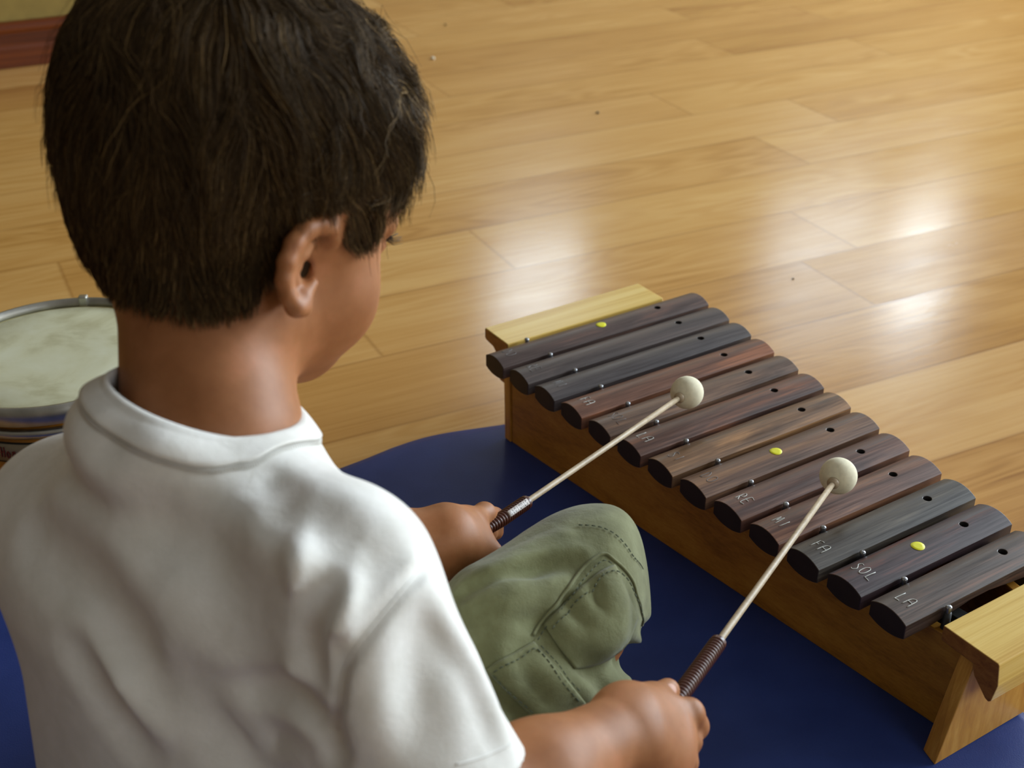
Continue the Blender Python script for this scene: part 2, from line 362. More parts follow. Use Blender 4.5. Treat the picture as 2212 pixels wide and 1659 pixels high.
# tone bars
def bar_mat(i, c1, c2, c3, sd):
    m, nt, b = new_mat('rosewood_%s' % 'abcdefghijklm'[i]); b.inputs['Roughness'].default_value = .36; b.inputs['Specular IOR Level'].default_value = .5
    mp = mapping(nt, (1.6, 15, 15), (sd, sd*.37, sd*.1)); n = noise_n(nt, mp.outputs[0], 3.2, 4, .6, 1.2)
    mp2 = mapping(nt, (5, 190, 190), (sd, 0, 0)); n2 = noise_n(nt, mp2.outputs[0], 3., 3, .65)
    mx = N(nt, 'ShaderNodeMix', data_type='FLOAT'); mx.inputs[0].default_value = .38; nt.links.new(n.outputs[0], mx.inputs[2]); nt.links.new(n2.outputs[0], mx.inputs[3])
    r = ramp(nt, [(.34, c1), (.5, c2), (.62, c3)]); nt.links.new(mx.outputs[0], r.inputs[0]); nt.links.new(r.outputs[0], b.inputs['Base Color'])
    rr = ramp(nt, [(.3, (.34,)*3), (.7, (.52,)*3)]); nt.links.new(n2.outputs[0], rr.inputs[0]); nt.links.new(rr.outputs[0], b.inputs['Roughness'])
    bump(nt, b, n2.outputs[0], .22, .0006); return m
BARC = [((50, 38, 36), (66, 52, 50), (92, 66, 58)), ((46, 38, 38), (62, 54, 54), (74, 62, 60)), ((44, 38, 40), (60, 54, 56), (72, 64, 64)),
        ((58, 36, 28), (92, 60, 46), (124, 76, 50)), ((54, 40, 34), (84, 64, 54), (112, 84, 66)), ((50, 34, 32), (78, 54, 46), (112, 70, 50)),
        ((58, 42, 32), (96, 70, 50), (136, 100, 68)), ((50, 36, 30), (84, 60, 48), (112, 82, 60)), ((48, 32, 30), (76, 52, 46), (100, 68, 54)),
        ((50, 32, 28), (84, 56, 46), (112, 76, 56)), ((36, 30, 30), (58, 52, 48), (78, 70, 62)), ((34, 24, 28), (52, 38, 42), (84, 46, 38)), ((38, 28, 26), (64, 50, 44), (92, 62, 48))]
m_barend = plain('rosewood_end_grain_shaded', s2l(40, 28, 24), .6, namp=.2)  # end grain, its colour darkened further for the shade on the unlit bar ends
m_etch = plain('engraved_chalk', (.55, .55, .52), .7); m_etch_dim = plain('worn_engraving', (.22, .21, .21), .6)
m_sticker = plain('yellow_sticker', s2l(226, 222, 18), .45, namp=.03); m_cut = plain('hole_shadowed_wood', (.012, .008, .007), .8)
GLY = {'A': [[(0, 0), (.12, .75), (.5, 1), (.85, .9), (.9, 0)], [(.1, .5), (.88, .5)]], 'L': [[(.1, 1), (0, 0), (.8, 0)]],
       'S': [[(.85, .9), (.4, 1), (.1, .78), (.5, .52), (.8, .25), (.45, 0), (0, .12)]], 'O': [[(.45, 1), (.05, .7), (.1, .15), (.5, 0), (.85, .3), (.8, .85), (.45, 1)]],
       'F': [[(.1, 0), (.15, 1), (.85, 1)], [(.12, .55), (.6, .55)]], 'M': [[(0, 0), (.12, .95), (.4, .3), (.7, 1), (.9, 0)]], 'I': [[(.4, 0), (.45, 1)]],
       'R': [[(0, 0), (.1, 1), (.6, .95), (.65, .6), (.1, .5), (.75, 0)]], 'E': [[(.8, 1), (.1, 1), (0, 0), (.75, 0)], [(.08, .52), (.6, .52)]],
       'D': [[(0, 0), (.08, 1), (.6, .85), (.8, .45), (.5, .05), (0, 0)]], 'T': [[(0, 1), (.9, 1)], [(.45, 1), (.45, 0)]], 'U': [[(0, 1), (.05, .2), (.45, 0), (.8, .2), (.85, 1)]],
       '4': [[(.6, 0), (.6, 1), (0, .35), (.9, .35)]], '9': [[(.85, .65), (.5, .45), (.1, .7), (.45, 1), (.85, .8), (.75, .3), (.4, 0)]],
       'H': [[(.1, 0), (.25, 1)], [(.75, 0), (.9, 1)], [(0, .45), (1, .6)]], 'o': [[(.4, .6), (.1, .4), (.15, .05), (.5, 0), (.75, .3), (.4, .6)]],
       'n': [[(.05, 0), (.15, .6)], [(.12, .4), (.5, .62), (.65, .4), (.65, 0)]], 's': [[(.65, .55), (.3, .6), (.25, .38), (.55, .22), (.4, 0), (.05, .05)]],
       'u': [[(.1, .6), (.1, .1), (.45, 0), (.65, .2)], [(.7, .6), (.7, 0)]], 'y': [[(.1, .6), (.35, .08)], [(.75, .6), (.35, -.1), (.0, -.4)]]}
def text_strokes(txt, h, wd, gap, origin, ex, ey, en, r, lift=0., surf=None):
    """pen strokes: glyph x along ex, glyph y along ey, normal en"""
    parts = []; origin = np.array(origin, float); ex, ey, en = map(np.array, (ex, ey, en)); x = -(len(txt)*(wd+gap)-gap)/2
    for ch in txt:
        for st in GLY.get(ch, []):
            q = []
            for (a, b_) in st: q.append(np.array([x+a*wd, (b_-.5)*h, 0]))
            q = smooth_line(q, max(6, 5*len(q))) if len(q) > 3 else np.vstack([np.linspace(q[i], q[i+1], 5) for i in range(len(q)-1)])
            pts = [origin+ex*a+ey*b_+en*(lift+(surf(a, b_) if surf else 0)) for a, b_, _ in q]
            pts = np.array(pts); keep = np.r_[True, np.linalg.norm(np.diff(pts, axis=0), axis=1) > 1e-6]; pts = pts[keep]
            parts.append(tube_arr(pts, r, 5))
        x += wd+gap
    return join_arr(parts)
names13 = ['DO', 'RE', 'MI', 'FA', 'SOL', 'LA', 'SI', 'DO', 'RE', 'MI', 'FA', 'SOL', 'LA']
BW = .0340; BH = .0215
def arch(y): return -.0052*(abs(y)/(BW/2))**2.1
def bar_section():
    ys = np.linspace(-BW/2, BW/2, 15)
    top = [(y, arch(y)) for y in ys]
    bot = [(y, -BH+.0040*(abs(y)/(BW/2))**2.2) for y in ys[::-1]]
    return top+bot
for i in range(13):
    t = i/12; u0 = -(.2273+(.1881-.2273)*t); u1 = .0368+(-.0267-.0368)*t; uc = (u0+u1)/2; hl = (u1-u0)/2
    sec = bar_section(); us = [-hl, -hl+.0006]+list(np.linspace(-hl*.9, hl*.9, 8))+[hl-.0006, hl]
    secs = []
    for u in us:
        k = .975 if abs(abs(u)-hl) < 1e-9 else 1
        under = .006*max(0, 1-(u/(hl*.5))**2) if abs(u) < hl*.5 else 0
        secs.append([(u, y*k, (z*k if z > -.012 else z*k+under)) for y, z in sec])
    V, Fc = prism(sec, secs)
    c = [s2l(*(min(255, q[0]*1.22), q[1]*1.22, q[2]*1.18)) for q in BARC[i]]
    bo = mesh('tone_bar', V, Fc, bar_mat(i, *c, 1.7+i*2.31), xyl); bo.location = L(uc, i*PITCH, ZT)
    bo.data.materials.append(m_barend)
    bm = bmesh.new(); bm.from_mesh(bo.data); bmesh.ops.recalc_face_normals(bm, faces=bm.faces); bm.to_mesh(bo.data); bm.free()
    for p in bo.data.polygons:
        if abs(p.normal.x) > .9: p.use_smooth = False; p.material_index = 1
    uh = -.0215+(-.064+.0215)*t                       # hole near the far end
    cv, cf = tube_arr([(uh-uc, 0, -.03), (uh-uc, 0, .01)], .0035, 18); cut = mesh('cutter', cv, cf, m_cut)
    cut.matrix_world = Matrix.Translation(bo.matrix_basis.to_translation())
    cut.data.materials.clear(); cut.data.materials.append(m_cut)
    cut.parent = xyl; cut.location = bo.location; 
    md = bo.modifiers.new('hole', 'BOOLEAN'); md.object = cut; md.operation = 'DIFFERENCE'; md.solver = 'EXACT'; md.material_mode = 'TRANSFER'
    bpy.context.view_layer.update(); dg = bpy.context.evaluated_depsgraph_get()
    me = bpy.data.meshes.new_from_object(bo.evaluated_get(dg)); bo.modifiers.clear(); bo.data = me; bpy.data.objects.remove(cut)
    md = bo.modifiers.new('edge', 'BEVEL'); md.width = .0007; md.segments = 2; md.limit_method = 'ANGLE'; md.angle_limit = .9; wn = bo.modifiers.new('normals', 'WEIGHTED_NORMAL'); wn.mode = 'FACE_AREA'; wn.weight = 90
    me.polygons.foreach_set('use_smooth', [True]*len(me.polygons)); 
    # engraved note name, read from the boy's side
    ut = u0+.0180+(.003 if len(names13[i]) == 3 else 0)
    dim = i in (0, 1, 2, 4, 6, 7)
    tv, tf = text_strokes(names13[i], .0110, .0052, .0022, (ut-uc, 0, 0), (0, -1, 0), (1, 0, 0), (0, 0, 1), .00022 if dim else .00038, .0001, lambda a, b_: arch(a))
    mesh('engraving', tv, tf, m_etch_dim if dim else m_etch, bo)
    if i in (0, 7, 11):
        us_ = {0: -.096, 7: -.1117, 11: -.1131}[i]; R0 = .0055; k = 28
        Vd = [(us_-uc, 0, .0003)]; Fd = []
        for rr_ in (.5, .97, 1.0):
            for q in range(k):
                a = 2*math.pi*q/k; yy = R0*rr_*math.sin(a); Vd.append((us_-uc+R0*rr_*math.cos(a), yy, arch(yy)+(.00028 if rr_ < 1 else .0001)))
        for q in range(k):
            Fd.append((0, 1+q, 1+(q+1) % k))
            for z in (0, 1): Fd.append((1+z*k+q, 1+(z+1)*k+q, 1+(z+1)*k+(q+1) % k, 1+z*k+(q+1) % k))
        mesh('dot_sticker', Vd, Fd, m_sticker, bo)
    
for i in range(14):
    t = (i-.5)/12; uu = -(.1744+(.148-.1744)*t); vv = (i-.5)*PITCH
    px_, py_, _ = L(uu, vv, 0)
    pv, pf = tube_arr([(px_, py_, .082), (px_, py_, .098), (px_, py_, .1035), (px_, py_, .1045)], [.0018, .0018, .0025, .0018], 14)
    po = mesh('pin', pv, pf, m_pin, xyl)
    pv, pf = tube_arr([(px_, py_, .078), (px_, py_, .084), (px_, py_, .0985)], [.0065, .0034, .0027], 14); mesh('rubber_sleeve', pv, pf, m_rubber, po)

# ------------------------------------------------------------------ mallets
m_ball = plain('cream_felt', s2l(226, 218, 190), .85, nscale=240, namp=.07, bmp=.3); m_shaft = wood('pale_beech', s2l(136, 116, 90), s2l(164, 144, 116), s2l(180, 160, 132), (30, 30, 30), 3, .5)
m_grip = plain('brown_plastic_grip', s2l(74, 36, 24), .32, namp=.08); m_label = plain('silver_label', s2l(176, 166, 160), .45, namp=.02); m_ink = plain('black_ink', (.03, .02, .02), .5)
BALL_R = .0151
def mallet(ball, gs, glen, label):
    ball = np.array(ball); gs = np.array(gs); d = gs-ball; Ls = np.linalg.norm(d); d /= Ls
    root = empty('xylophone_mallet', ball); tag(root, label, 'mallet', 'xylophone mallets')
    loc = lambda s: d*s
    bm = bmesh.new(); bmesh.ops.create_uvsphere(bm, u_segments=40, v_segments=24, radius=BALL_R); me = bpy.data.meshes.new('mallet_head'); bm.to_mesh(me); bm.free(); link('mallet_head', me, m_ball, root)
    ss = [.004, BALL_R-.0008, BALL_R+.001, BALL_R+.0026, BALL_R+.0032, BALL_R+.004]; V, Fc = tube_arr([loc(s) for s in ss[1:]], [.0048, .0050, .0040, .0034, .0026], 16); mesh('collar_ring', V, Fc, m_shaft, root)
    V, Fc = tube_arr([loc(s) for s in (.004, Ls*.5, Ls, Ls+glen*.8)], .00235, 14); mesh('shaft', V, Fc, m_shaft, root)
    ss = np.linspace(Ls, Ls+glen, 420); rad = []
    for s in ss:
        q = (s-Ls)/glen; base = .0056 if q < .45 else .0056-.0020*min(1, (q-.45)/.5)
        rib = .5+.5*math.cos((s-Ls)/.0030*2*math.pi)
        if s-Ls < .0022: rad.append(.0053)
        else: rad.append(base-.0008+.0008*rib)
    V, Fc = tube_arr([loc(s) for s in ss], np.array(rad), 20); g = mesh('grip', V, Fc, m_grip, root)
    V, Fc = tube_arr([loc(s) for s in (Ls-.0022, Ls-.0018, Ls-.0002, Ls)], [.0030, .0042, .0044, .0040], 16); mesh('ferrule', V, Fc, m_shaft, root)
    return root, d, Ls, g
E1 = P(1137, 1085, .917); B1 = PZ(1484, 848, .1325)
E2 = P(1552, 1387, .782); B2 = PZ(1811, 1028, .1325)
ma, d1, L1, g1 = mallet(B1, E1, .072, 'xylophone mallet in the left hand, with a small silver label on its brown grip')
mb, d2, L2, g2 = mallet(B2, E2, .125, 'xylophone mallet in the right hand nearest the camera, cream ball over the nearer bars')
# label plate on the left-hand mallet's grip, facing up towards the camera
def grip_label():
    s0, s1 = L1+.004, L1+.030; tc = CAM-E1; n = tc-d1*(tc@d1); n /= np.linalg.norm(n); s_ = np.cross(d1, n)
    V = []; Fc = []; na = 7; A = np.linspace(-.42, .42, na); ns = 12
    for s in np.linspace(s0, s1, ns):
        for a in A: V.append(tuple(d1*s+.00605*(n*math.cos(a)+s_*math.sin(a))))
    for i in range(ns-1):
        for j in range(na-1): k = i*na+j; Fc.append((k, k+1, k+na+1, k+na))
    o = mesh('label_plate', V, Fc, m_label, g1); md = o.modifiers.new('t', 'SOLIDIFY'); md.thickness = .0005
    ex = d1; ey = np.cross(n, ex)
    tv, tf = text_strokes('STUDIO49', .0030, .0019, .0010, d1*(s0+s1)/2, ex, ey, n, .00020, .0062, lambda a, b_: -.0003)
    mesh('lettering', tv, tf, m_ink, o)
grip_label()

# ------------------------------------------------------------------ drum
def make_drum():
    R0 = .110; c = np.array([-.444, 1.070, FLOOR_Z]); H0 = .142
    root = empty('hand_drum', c); tag(root, 'hand drum with cream skin head, metal rim and wooden shell behind the boy\'s shoulder', 'drum')
    def lathe(nm, prof, m, par=root, seg=96, closed=False):
        V = []; Fc = []
        for r, z in prof:
            for k in range(seg): a = 2*math.pi*k/seg; V.append((r*math.cos(a), r*math.sin(a), z))
        n = len(prof)
        for i in range(n if closed else n-1):
            for k in range(seg): j = (k+1) % seg; i2 = (i+1) % n; Fc.append((i*seg+k, i*seg+j, i2*seg+j, i2*seg+k))
        return mesh(nm, V, Fc, m, par)
    m_skin, nt, b = new_mat('drum_skin'); b.inputs['Roughness'].default_value = .6
    mp = mapping(nt, (1, 1, 1)); n = noise_n(nt, mp.outputs[0], 16, 5, .6, .4); r = ramp(nt, [(.32, s2l(176, 170, 132)), (.5, s2l(206, 204, 172)), (.68, s2l(214, 214, 188))])
    nt.links.new(n.outputs[0], r.inputs[0]); nt.links.new(r.outputs[0], b.inputs['Base Color'])
    m_chrome = plain('chrome_rim', (.50, .50, .47), .42, 1); m_shell = wood('amber_shell', s2l(140, 84, 18), s2l(176, 116, 34), s2l(196, 136, 50), (4, 4, 16), 3, .4)
    m_rope = plain('skin_tuck', s2l(190, 178, 120), .7)
    lathe('shell', [(R0-.006, 0), (R0-.004, 0), (R0-.004, H0-.018), (R0-.010, H0-.018), (R0-.010, 0)], m_shell)
    lathe('drumhead', [(0.0001, H0), (R0*.5, H0), (R0-.006, H0), (R0-.002, H0-.002), (R0-.001, H0-.008), (R0-.003, H0-.010)], m_skin)
    lathe('skin_tuck', [(R0-.001, H0-.002), (R0+.002, H0-.003), (R0+.003, H0-.007), (R0-.001, H0-.009)], m_rope, closed=True)
    lathe('rim', [(R0+.003, H0+.006), (R0+.0055, H0+.006), (R0+.0058, H0-.013), (R0+.004, H0-.014), (R0+.0035, H0-.004)], m_chrome, closed=True)
    lathe('hoop', [(R0-.003, H0-.020), (R0+.003, H0-.020), (R0+.004, H0-.0245), (R0+.002, H0-.028), (R0-.003, H0-.028)], m_chrome, closed=True)
    for a in (math.radians(93), math.radians(153), math.radians(213), math.radians(-27), math.radians(33)):
        cx, cy = (R0+.0045)*math.cos(a), (R0+.0045)*math.sin(a)
        o = mesh('tension_lug', *box_bm([((-.004, -.0045, H0-.030), (.004, .0045, H0+.0085))]), m_chrome, root, False); o.location = (cx, cy, 0); o.rotation_euler = (0, 0, a); bevel(o, .0015)
    # maker's plate on the shell, facing the camera
    a0 = math.atan2(PZ(35, 930, .09)[1]-c[1], PZ(35, 930, .09)[0]-c[0]); a0 = math.radians(-95)
    m_plate = plain('plate_silver', s2l(150, 140, 120), .4, .3); m_pb = plain('plate_border', (.01, .01, .01), .5); m_red = plain('plate_red', s2l(110, 30, 30), .5)
    def curved(nm, w_, h_, r, zc, m, par):
        V = []; Fc = []; k = 14
        for z in (zc-h_/2, zc+h_/2):
            for i in range(k+1): a = a0+(i/k-.5)*w_/R0; V.append((r*math.cos(a), r*math.sin(a), z))
        for i in range(k): Fc.append((i, i+1, k+2+i, k+1+i))
        o = mesh(nm, V, Fc, m, par); md = o.modifiers.new('t', 'SOLIDIFY'); md.thickness = .0006; return o
    pl = curved('maker_plate', .046, .022, R0-.0030, H0-.046, m_pb, root)
    fc = curved('plate_face', .042, .0185, R0-.0026, H0-.046, m_plate, pl)
    V = []; Fc = []
    parts = []
    wd, gp, hh = .0046, .0012, .011; x = -(6*(wd+gp))/2
    for ch in 'Honsuy':
        for st in GLY[ch]:
            q = smooth_line([(x+a*wd, (b_-.45)*hh, 0) for a, b_ in st], 12)
            pts = []
            for p in q:
                a = a0+p[0]/R0; pts.append(((R0-.0019)*math.cos(a), (R0-.0019)*math.sin(a), H0-.046+p[1]))
            parts.append(tube_arr(np.array(pts), .0006, 5))
        x += wd+gp
    mesh('lettering', *join_arr(parts), m_red, fc)
make_drum()

# crumbs on the floor
def crumb(px, py, r, col, label):
    bm = bmesh.new(); bmesh.ops.create_icosphere(bm, subdivisions=2, radius=r)
    for v in bm.verts: v.co *= 1+.3*noise.noise(v.co*900+Vector((px, py, 0)))
    me = bpy.data.meshes.new('crumb'); bm.to_mesh(me); bm.free()
    o = link('crumb', me, plain('crumb_%d' % px, col, .8)); p = PZ(px, py, FLOOR_Z+r*.5); o.location = p; o.scale = (1, 1, .6); tag(o, label, 'crumb', 'crumbs on the floor')
crumb(1291, 243, .0032, (.06, .045, .02), 'dark crumb lying alone on the floor beyond the middle of the xylophone')
crumb(935, 125, .0048, (.62, .58, .46), 'whitish crumb on the floor to the right of the boy\'s hair')
crumb(962, 53, .0034, (.12, .09, .03), 'small brown crumb on the floor, farthest back beyond the boy\'s head')
crumb(1713, 602, .0016, (.06, .05, .03), 'tiny dark crumb on the floor to the right of the far bars')

# ------------------------------------------------------------------ implicit modelling of the boy
A3 = lambda *v: np.array(v, float)
def cap(a, b, ra, rb=None):
    a = np.asarray(a, float); b = np.asarray(b, float); rb = ra if rb is None else rb; ba = b-a; L2 = ba@ba+1e-12
    def f(p):
        q = p-a; t = np.clip(q@ba/L2, 0, 1); return np.linalg.norm(q-t[:, None]*ba, axis=1)-(ra+(rb-ra)*t)
    return f
def chain(pts, rad, k=.006):
    return uni([(cap(pts[i], pts[i+1], rad[i], rad[i+1]), k) for i in range(len(pts)-1)])
def ell(c, r, M=None):
    c = np.asarray(c, float); r = np.asarray(r, float); M = np.eye(3) if M is None else np.asarray(M)   # rows = axes
    def f(p):
        q = (p-c)@M.T; k0 = np.linalg.norm(q/r, axis=1); k1 = np.linalg.norm(q/(r*r), axis=1)+1e-9; return k0*(k0-1)/k1
    return f
def smin(a, b, k):
    h = np.maximum(k-np.abs(a-b), 0)/k; return np.minimum(a, b)-h*h*k*.25
def uni(lst):
    def f(p):
        d = lst[0][0](p)
        for g, k in lst[1:]: d = smin(d, g(p), k) if k > 0 else -smin(-d, g(p), -k)      # negative k cuts away
        return d
    return f
def march(fn, pts, tmax=1.6):
    D = np.array([ray(x, y) for x, y in pts]); ln = np.linalg.norm(D, axis=1); D /= ln[:, None]; t = np.full(len(D), .25)
    for _ in range(90): t += .8*fn(CAM+D*t[:, None])
    t = np.minimum(t, tmax)
    return CAM+D*t[:, None]
def grad(fn, p, e=.0006):
    g = np.stack([fn(p+np.eye(3)[i]*e)-fn(p-np.eye(3)[i]*e) for i in range(3)], 1); return g/(np.linalg.norm(g, axis=1)[:, None]+1e-12)
def surface(fn, lo, hi, h):
    lo = np.asarray(lo, float); hi = np.asarray(hi, float); B = 8
    nb = np.ceil((hi-lo)/(h*B)).astype(int); n = nb*B+1
    cx = [lo[i]+(np.arange(nb[i])+.5)*h*B for i in range(3)]
    G = np.stack(np.meshgrid(*cx, indexing='ij'), -1).reshape(-1, 3); d = fn(G)
    act = np.abs(d) < h*B*1.45; base = d.reshape(nb)
    Fd = np.ones(n, np.float32); Fd[:-1, :-1, :-1] = np.repeat(np.repeat(np.repeat(np.sign(base), B, 0), B, 1), B, 2)
    Fd[-1] = 1; Fd[:, -1] = 1; Fd[:, :, -1] = 1
    ids = np.argwhere(act.reshape(nb)); o = np.arange(B+1); og = np.stack(np.meshgrid(o, o, o, indexing='ij'), -1).reshape(-1, 3)
    for s in range(0, len(ids), 400):
        idx = (ids[s:s+400, None]*B+og[None]).reshape(-1, 3); Fd[idx[:, 0], idx[:, 1], idx[:, 2]] = fn(lo+idx*h)
    S = Fd < 0; c = S[:-1, :-1, :-1].astype(np.int8)*0
    for i in (0, 1):
        for j in (0, 1):
            for k in (0, 1): c += S[i:n[0]-1+i, j:n[1]-1+j, k:n[2]-1+k]
    cells = np.argwhere((c > 0) & (c < 8)); vid = -np.ones(np.array(n)-1, np.int64); vid[tuple(cells.T)] = np.arange(len(cells))
    acc = np.zeros((len(cells), 3)); cnt = np.zeros(len(cells))
    cor = [(i, j, k) for i in (0, 1) for j in (0, 1) for k in (0, 1)]
    for a in cor:
        for ax in range(3):
            if a[ax]: continue
            b_ = list(a); b_[ax] = 1
            va = Fd[tuple((cells+a).T)]; vb = Fd[tuple((cells+b_).T)]; m = (va < 0) != (vb < 0)
            t = va[m]/(va[m]-vb[m]); pt = np.tile(np.array(a, float), (m.sum(), 1)); pt[:, ax] = t; acc[m] += pt; cnt[m] += 1
    V = lo+(cells+acc/cnt[:, None])*h
    Q = []
    for ax in range(3):
        u, v = [(1, 2), (2, 0), (0, 1)][ax]; sl = [slice(None)]*3; sl[ax] = slice(0, n[ax]-1); s0 = S[tuple(sl)]; sl[ax] = slice(1, n[ax]); s1 = S[tuple(sl)]
        E_ = np.argwhere(s0 != s1); E_ = E_[(E_[:, u] > 0) & (E_[:, v] > 0) & (E_[:, u] < n[u]-1) & (E_[:, v] < n[v]-1)]
        flip = s0[tuple(E_.T)]; du_ = np.zeros(3, int); du_[u] = 1; dv_ = np.zeros(3, int); dv_[v] = 1
        q = np.stack([vid[tuple((E_-du_-dv_).T)], vid[tuple((E_-dv_).T)], vid[tuple(E_.T)], vid[tuple((E_-du_).T)]], 1)
        q[~flip] = q[~flip][:, ::-1]; Q.append(q)
    Q = np.vstack(Q); Q = Q[(Q >= 0).all(1)]
    # pull the vertices exactly onto the surface
    g = grad(fn, V, h*.3); V = V-np.clip(fn(V), -h, h)[:, None]*g*.9
    return V, Q
def poly(pts, r, mg=.035):
    """distance to a thick polyline, evaluated only near it"""
    pts = np.asarray(pts, float); lo = pts.min(0)-mg-r; hi = pts.max(0)+mg+r
    def f(p):
        out = np.full(len(p), 1.); m = ((p > lo) & (p < hi)).all(1)
        if not m.any(): return out
        q = p[m]; d = np.full(len(q), 9.)
        for a, b_ in zip(pts[:-1], pts[1:]):
            ba = b_-a; t = np.clip(((q-a)@ba)/(ba@ba+1e-12), 0, 1); d = np.minimum(d, ((q-a-t[:, None]*ba)**2).sum(1))
        out[m] = np.sqrt(d)-r; return out
    return f
def merge(parts):
    Vs = []; Qs = []; k = 0
    for V, Q in parts: Vs.append(V); Qs.append(Q+k); k += len(V)
    return np.vstack(Vs), np.vstack(Qs)


# ------------------------------------------------------------------ the boy

BA = math.radians(53); BF = A3(math.cos(BA), math.sin(BA), 0); BR = A3(math.sin(BA), -math.cos(BA), 0); UP = A3(0, 0, 1)
HA, HP = math.radians(42), math.radians(20)
fh = A3(math.cos(HA)*math.cos(HP), math.sin(HA)*math.cos(HP), -math.sin(HP)); rh = A3(math.sin(HA), -math.cos(HA), 0); uh = np.cross(rh, fh)
EAR = P(652, 592, .625); HM = EAR-rh*.0715; HB = np.stack([fh, rh, uh])
def toL(p): return (np.asarray(p)-HM)@HB.T
def W(f, r, u): return HM+f*fh+r*rh+u*uh
def LE(c, r): return ell(W(*c), r, HB)
def LC(a, b, ra, rb=None): return cap(W(*a), W(*b), ra, rb)
person = empty('person', (-.17, .55, 0)); tag(person, 'boy in white t-shirt and olive cargo shorts sitting cross-legged on the mat, seen from behind', 'person')
def to_person(o):
    o.parent = person; o.matrix_parent_inverse = Matrix.Translation(-Vector(person.location)); return o
NC = P(440, 862, .628)                                # centre of the neck opening
SR = P(722, 1262, .585); SL = P(165, 1128, .715); MID = (SR+SL)/2; C7 = NC-UP*.02-BF*.015
PV = A3(-.157, .500, .080)
ER = P(995, 1790, .59); WR_ = P(1335, 1585, .668)
EL = A3(-.185, .655, .215); WL = P(945, 1168, .835)
HIPR = PV+BR*.055+BF*.01; HIPL = PV-BR*.055+BF*.01
KR = P(1290, 1282, .845); KL = A3(-.165, .765, .085)
ANR = A3(-.03, .66, .035); ANL = P(1060, 1285, .93)

# head
cran = uni([(LE((-.003, 0, .050), (.080, .0725, .084)), 0), (LE((.028, 0, .045), (.056, .061, .056)), .03), (LE((-.042, 0, .018), (.038, .050, .050)), .03), (LE((-.028, 0, .078), (.058, .060, .056)), .03)])
head_l = [(cran, 0), (LE((.033, 0, -.016), (.051, .053, .054)), .03), (LE((.046, .033, -.024), (.030, .029, .031)), .02), (LE((.046, -.033, -.024), (.030, .029, .031)), .02),
          (LE((.056, 0, -.060), (.018, .020, .014)), .03)]
for s in (1, -1):
    head_l += [(LC((.0, .052*s, -.028), (.048, .014*s, -.059), .012), .03), (LC((.082, .008*s, .041), (.067, .043*s, .037), .007), .016),
               (LE((.094, .030*s, .021), (.013, .016, .010)), -.012), (LE((.0730, .030*s, .0225), (.0130, .0138, .0115)), .003), (LC((.0795, .022*s, .0085), (.0760, .038*s, .0095), .0016), .006),
               (LE((.091, .0085*s, -.010), (.007, .006, .006)), .006)]
head_l += [(LC((.085, 0, .024), (.097, 0, -.006), .005, .0085), .012), (LE((.078, 0, -.034), (.012, .020, .012)), .012), (LC((.0885, .013, -.032), (.0885, -.013, -.032), .004), .006), (LC((.0865, .011, -.040), (.0865, -.011, -.040), .0048), .006),
           (LC((.0935, .011, -.0362), (.0935, -.011, -.0362), .0012), -.004)]
# ear
def ear_pts(l): return [toL(P(*q)) for q in l]
rim = ear_pts([(714, 514, .637), (710, 494, .627), (690, 484, .617), (660, 495, .610), (634, 526, .604), (618, 565, .601), (612, 605, .602), (622, 640, .606), (640, 665, .611), (655, 668, .616)])
rr_ = [.0040, .0048, .0050, .0047, .0038, .0036, .0033, .0035, .0042, .0040]
hole = ear_pts([(660, 585, .622)])[0]; body_e = ear_pts([(640, 585, .617)])[0]; trag = ear_pts([(672, 612, .626), (656, 640, .617)]); anti = ear_pts([(640, 600, .612), (648, 560, .614), (672, 525, .622)])
ens = []
for s in (1, -1):
    m_ = lambda q: W(q[0], q[1]*s, q[2])
    ens.append((chain([m_(q) for q in rim], rr_, .004), .005))
    ax = np.stack([fh*.80-rh*s*.60, rh*s*.80+fh*.60, uh])
    ens.append((ell(m_(body_e), (.0135, .0035, .020), ax), .006))
    ens.append((chain([m_(q) for q in anti], [.0024, .0022, .0018], .004), .004))
    ens.append((cap(m_(trag[0]), m_(trag[1]), .0036, .0042), .006))
    hp = ear_pts([(662, 596, .602), (658, 590, .640), (666, 572, .606), (662, 572, .640)]); ens.append((cap(m_(hp[0]), m_(hp[1]), .0028), -.003)); ens.append((cap(m_(hp[2]), m_(hp[3]), .0020), -.003))
NB = W(-.030, 0, -.015)
K1 = A3(.94, -.10, -.34); K1 /= np.linalg.norm(K1); K2 = A3(0, -.96, .28); K2 = K2-K1*(K2@K1); K2 /= np.linalg.norm(K2); K3 = np.cross(K2, K1); K3 *= np.sign(K3[2])
neck = uni([(cap(NB+RX*.010, NC-UP*.02+RX*.002, .0390, .0425), 0), (cap(W(-.005, 0, -.03), NC-UP*.03, .034, .040), .02), (cap(NC-UP*.05, NC-UP*.08, .038), .03),
            (cap(NC-UP*.052, SR, .026, .024), .02), (cap(NC-UP*.052, SL, .026, .024), .02)])
headf = uni(head_l+[(neck, .022)]+ens)
hV, hQ = surface(headf, HM-A3(.125, .125, .115), HM+A3(.125, .125, .15), .0016)
# keep neck continuing under the shirt
torso_skin = uni([(neck, 0), (cap(MID+BR*.045-UP*.05, PV+BR*.045, .042, .055), .04), (cap(MID-BR*.045-UP*.05, PV-BR*.045, .042, .055), .04), (cap(SR, SR*.55+ER*.45, .027, .028), .02), (cap(SL, SL*.55+EL*.45, .027, .028), .02), (cap(MID-BR*.07, MID+BR*.07, .026), .03)])
tV, tQ = surface(lambda p: np.maximum(torso_skin(p), .004-p[:, 2]), A3(-.36, .36, -.01), A3(.06, .78, HM[2]-.105), .005)

def finger(pts, r0, r1): 
    rad = np.linspace(r0, r1, len(pts)); return chain(pts, list(rad), .003)
def px_(l): return [P(*q) for q in l]
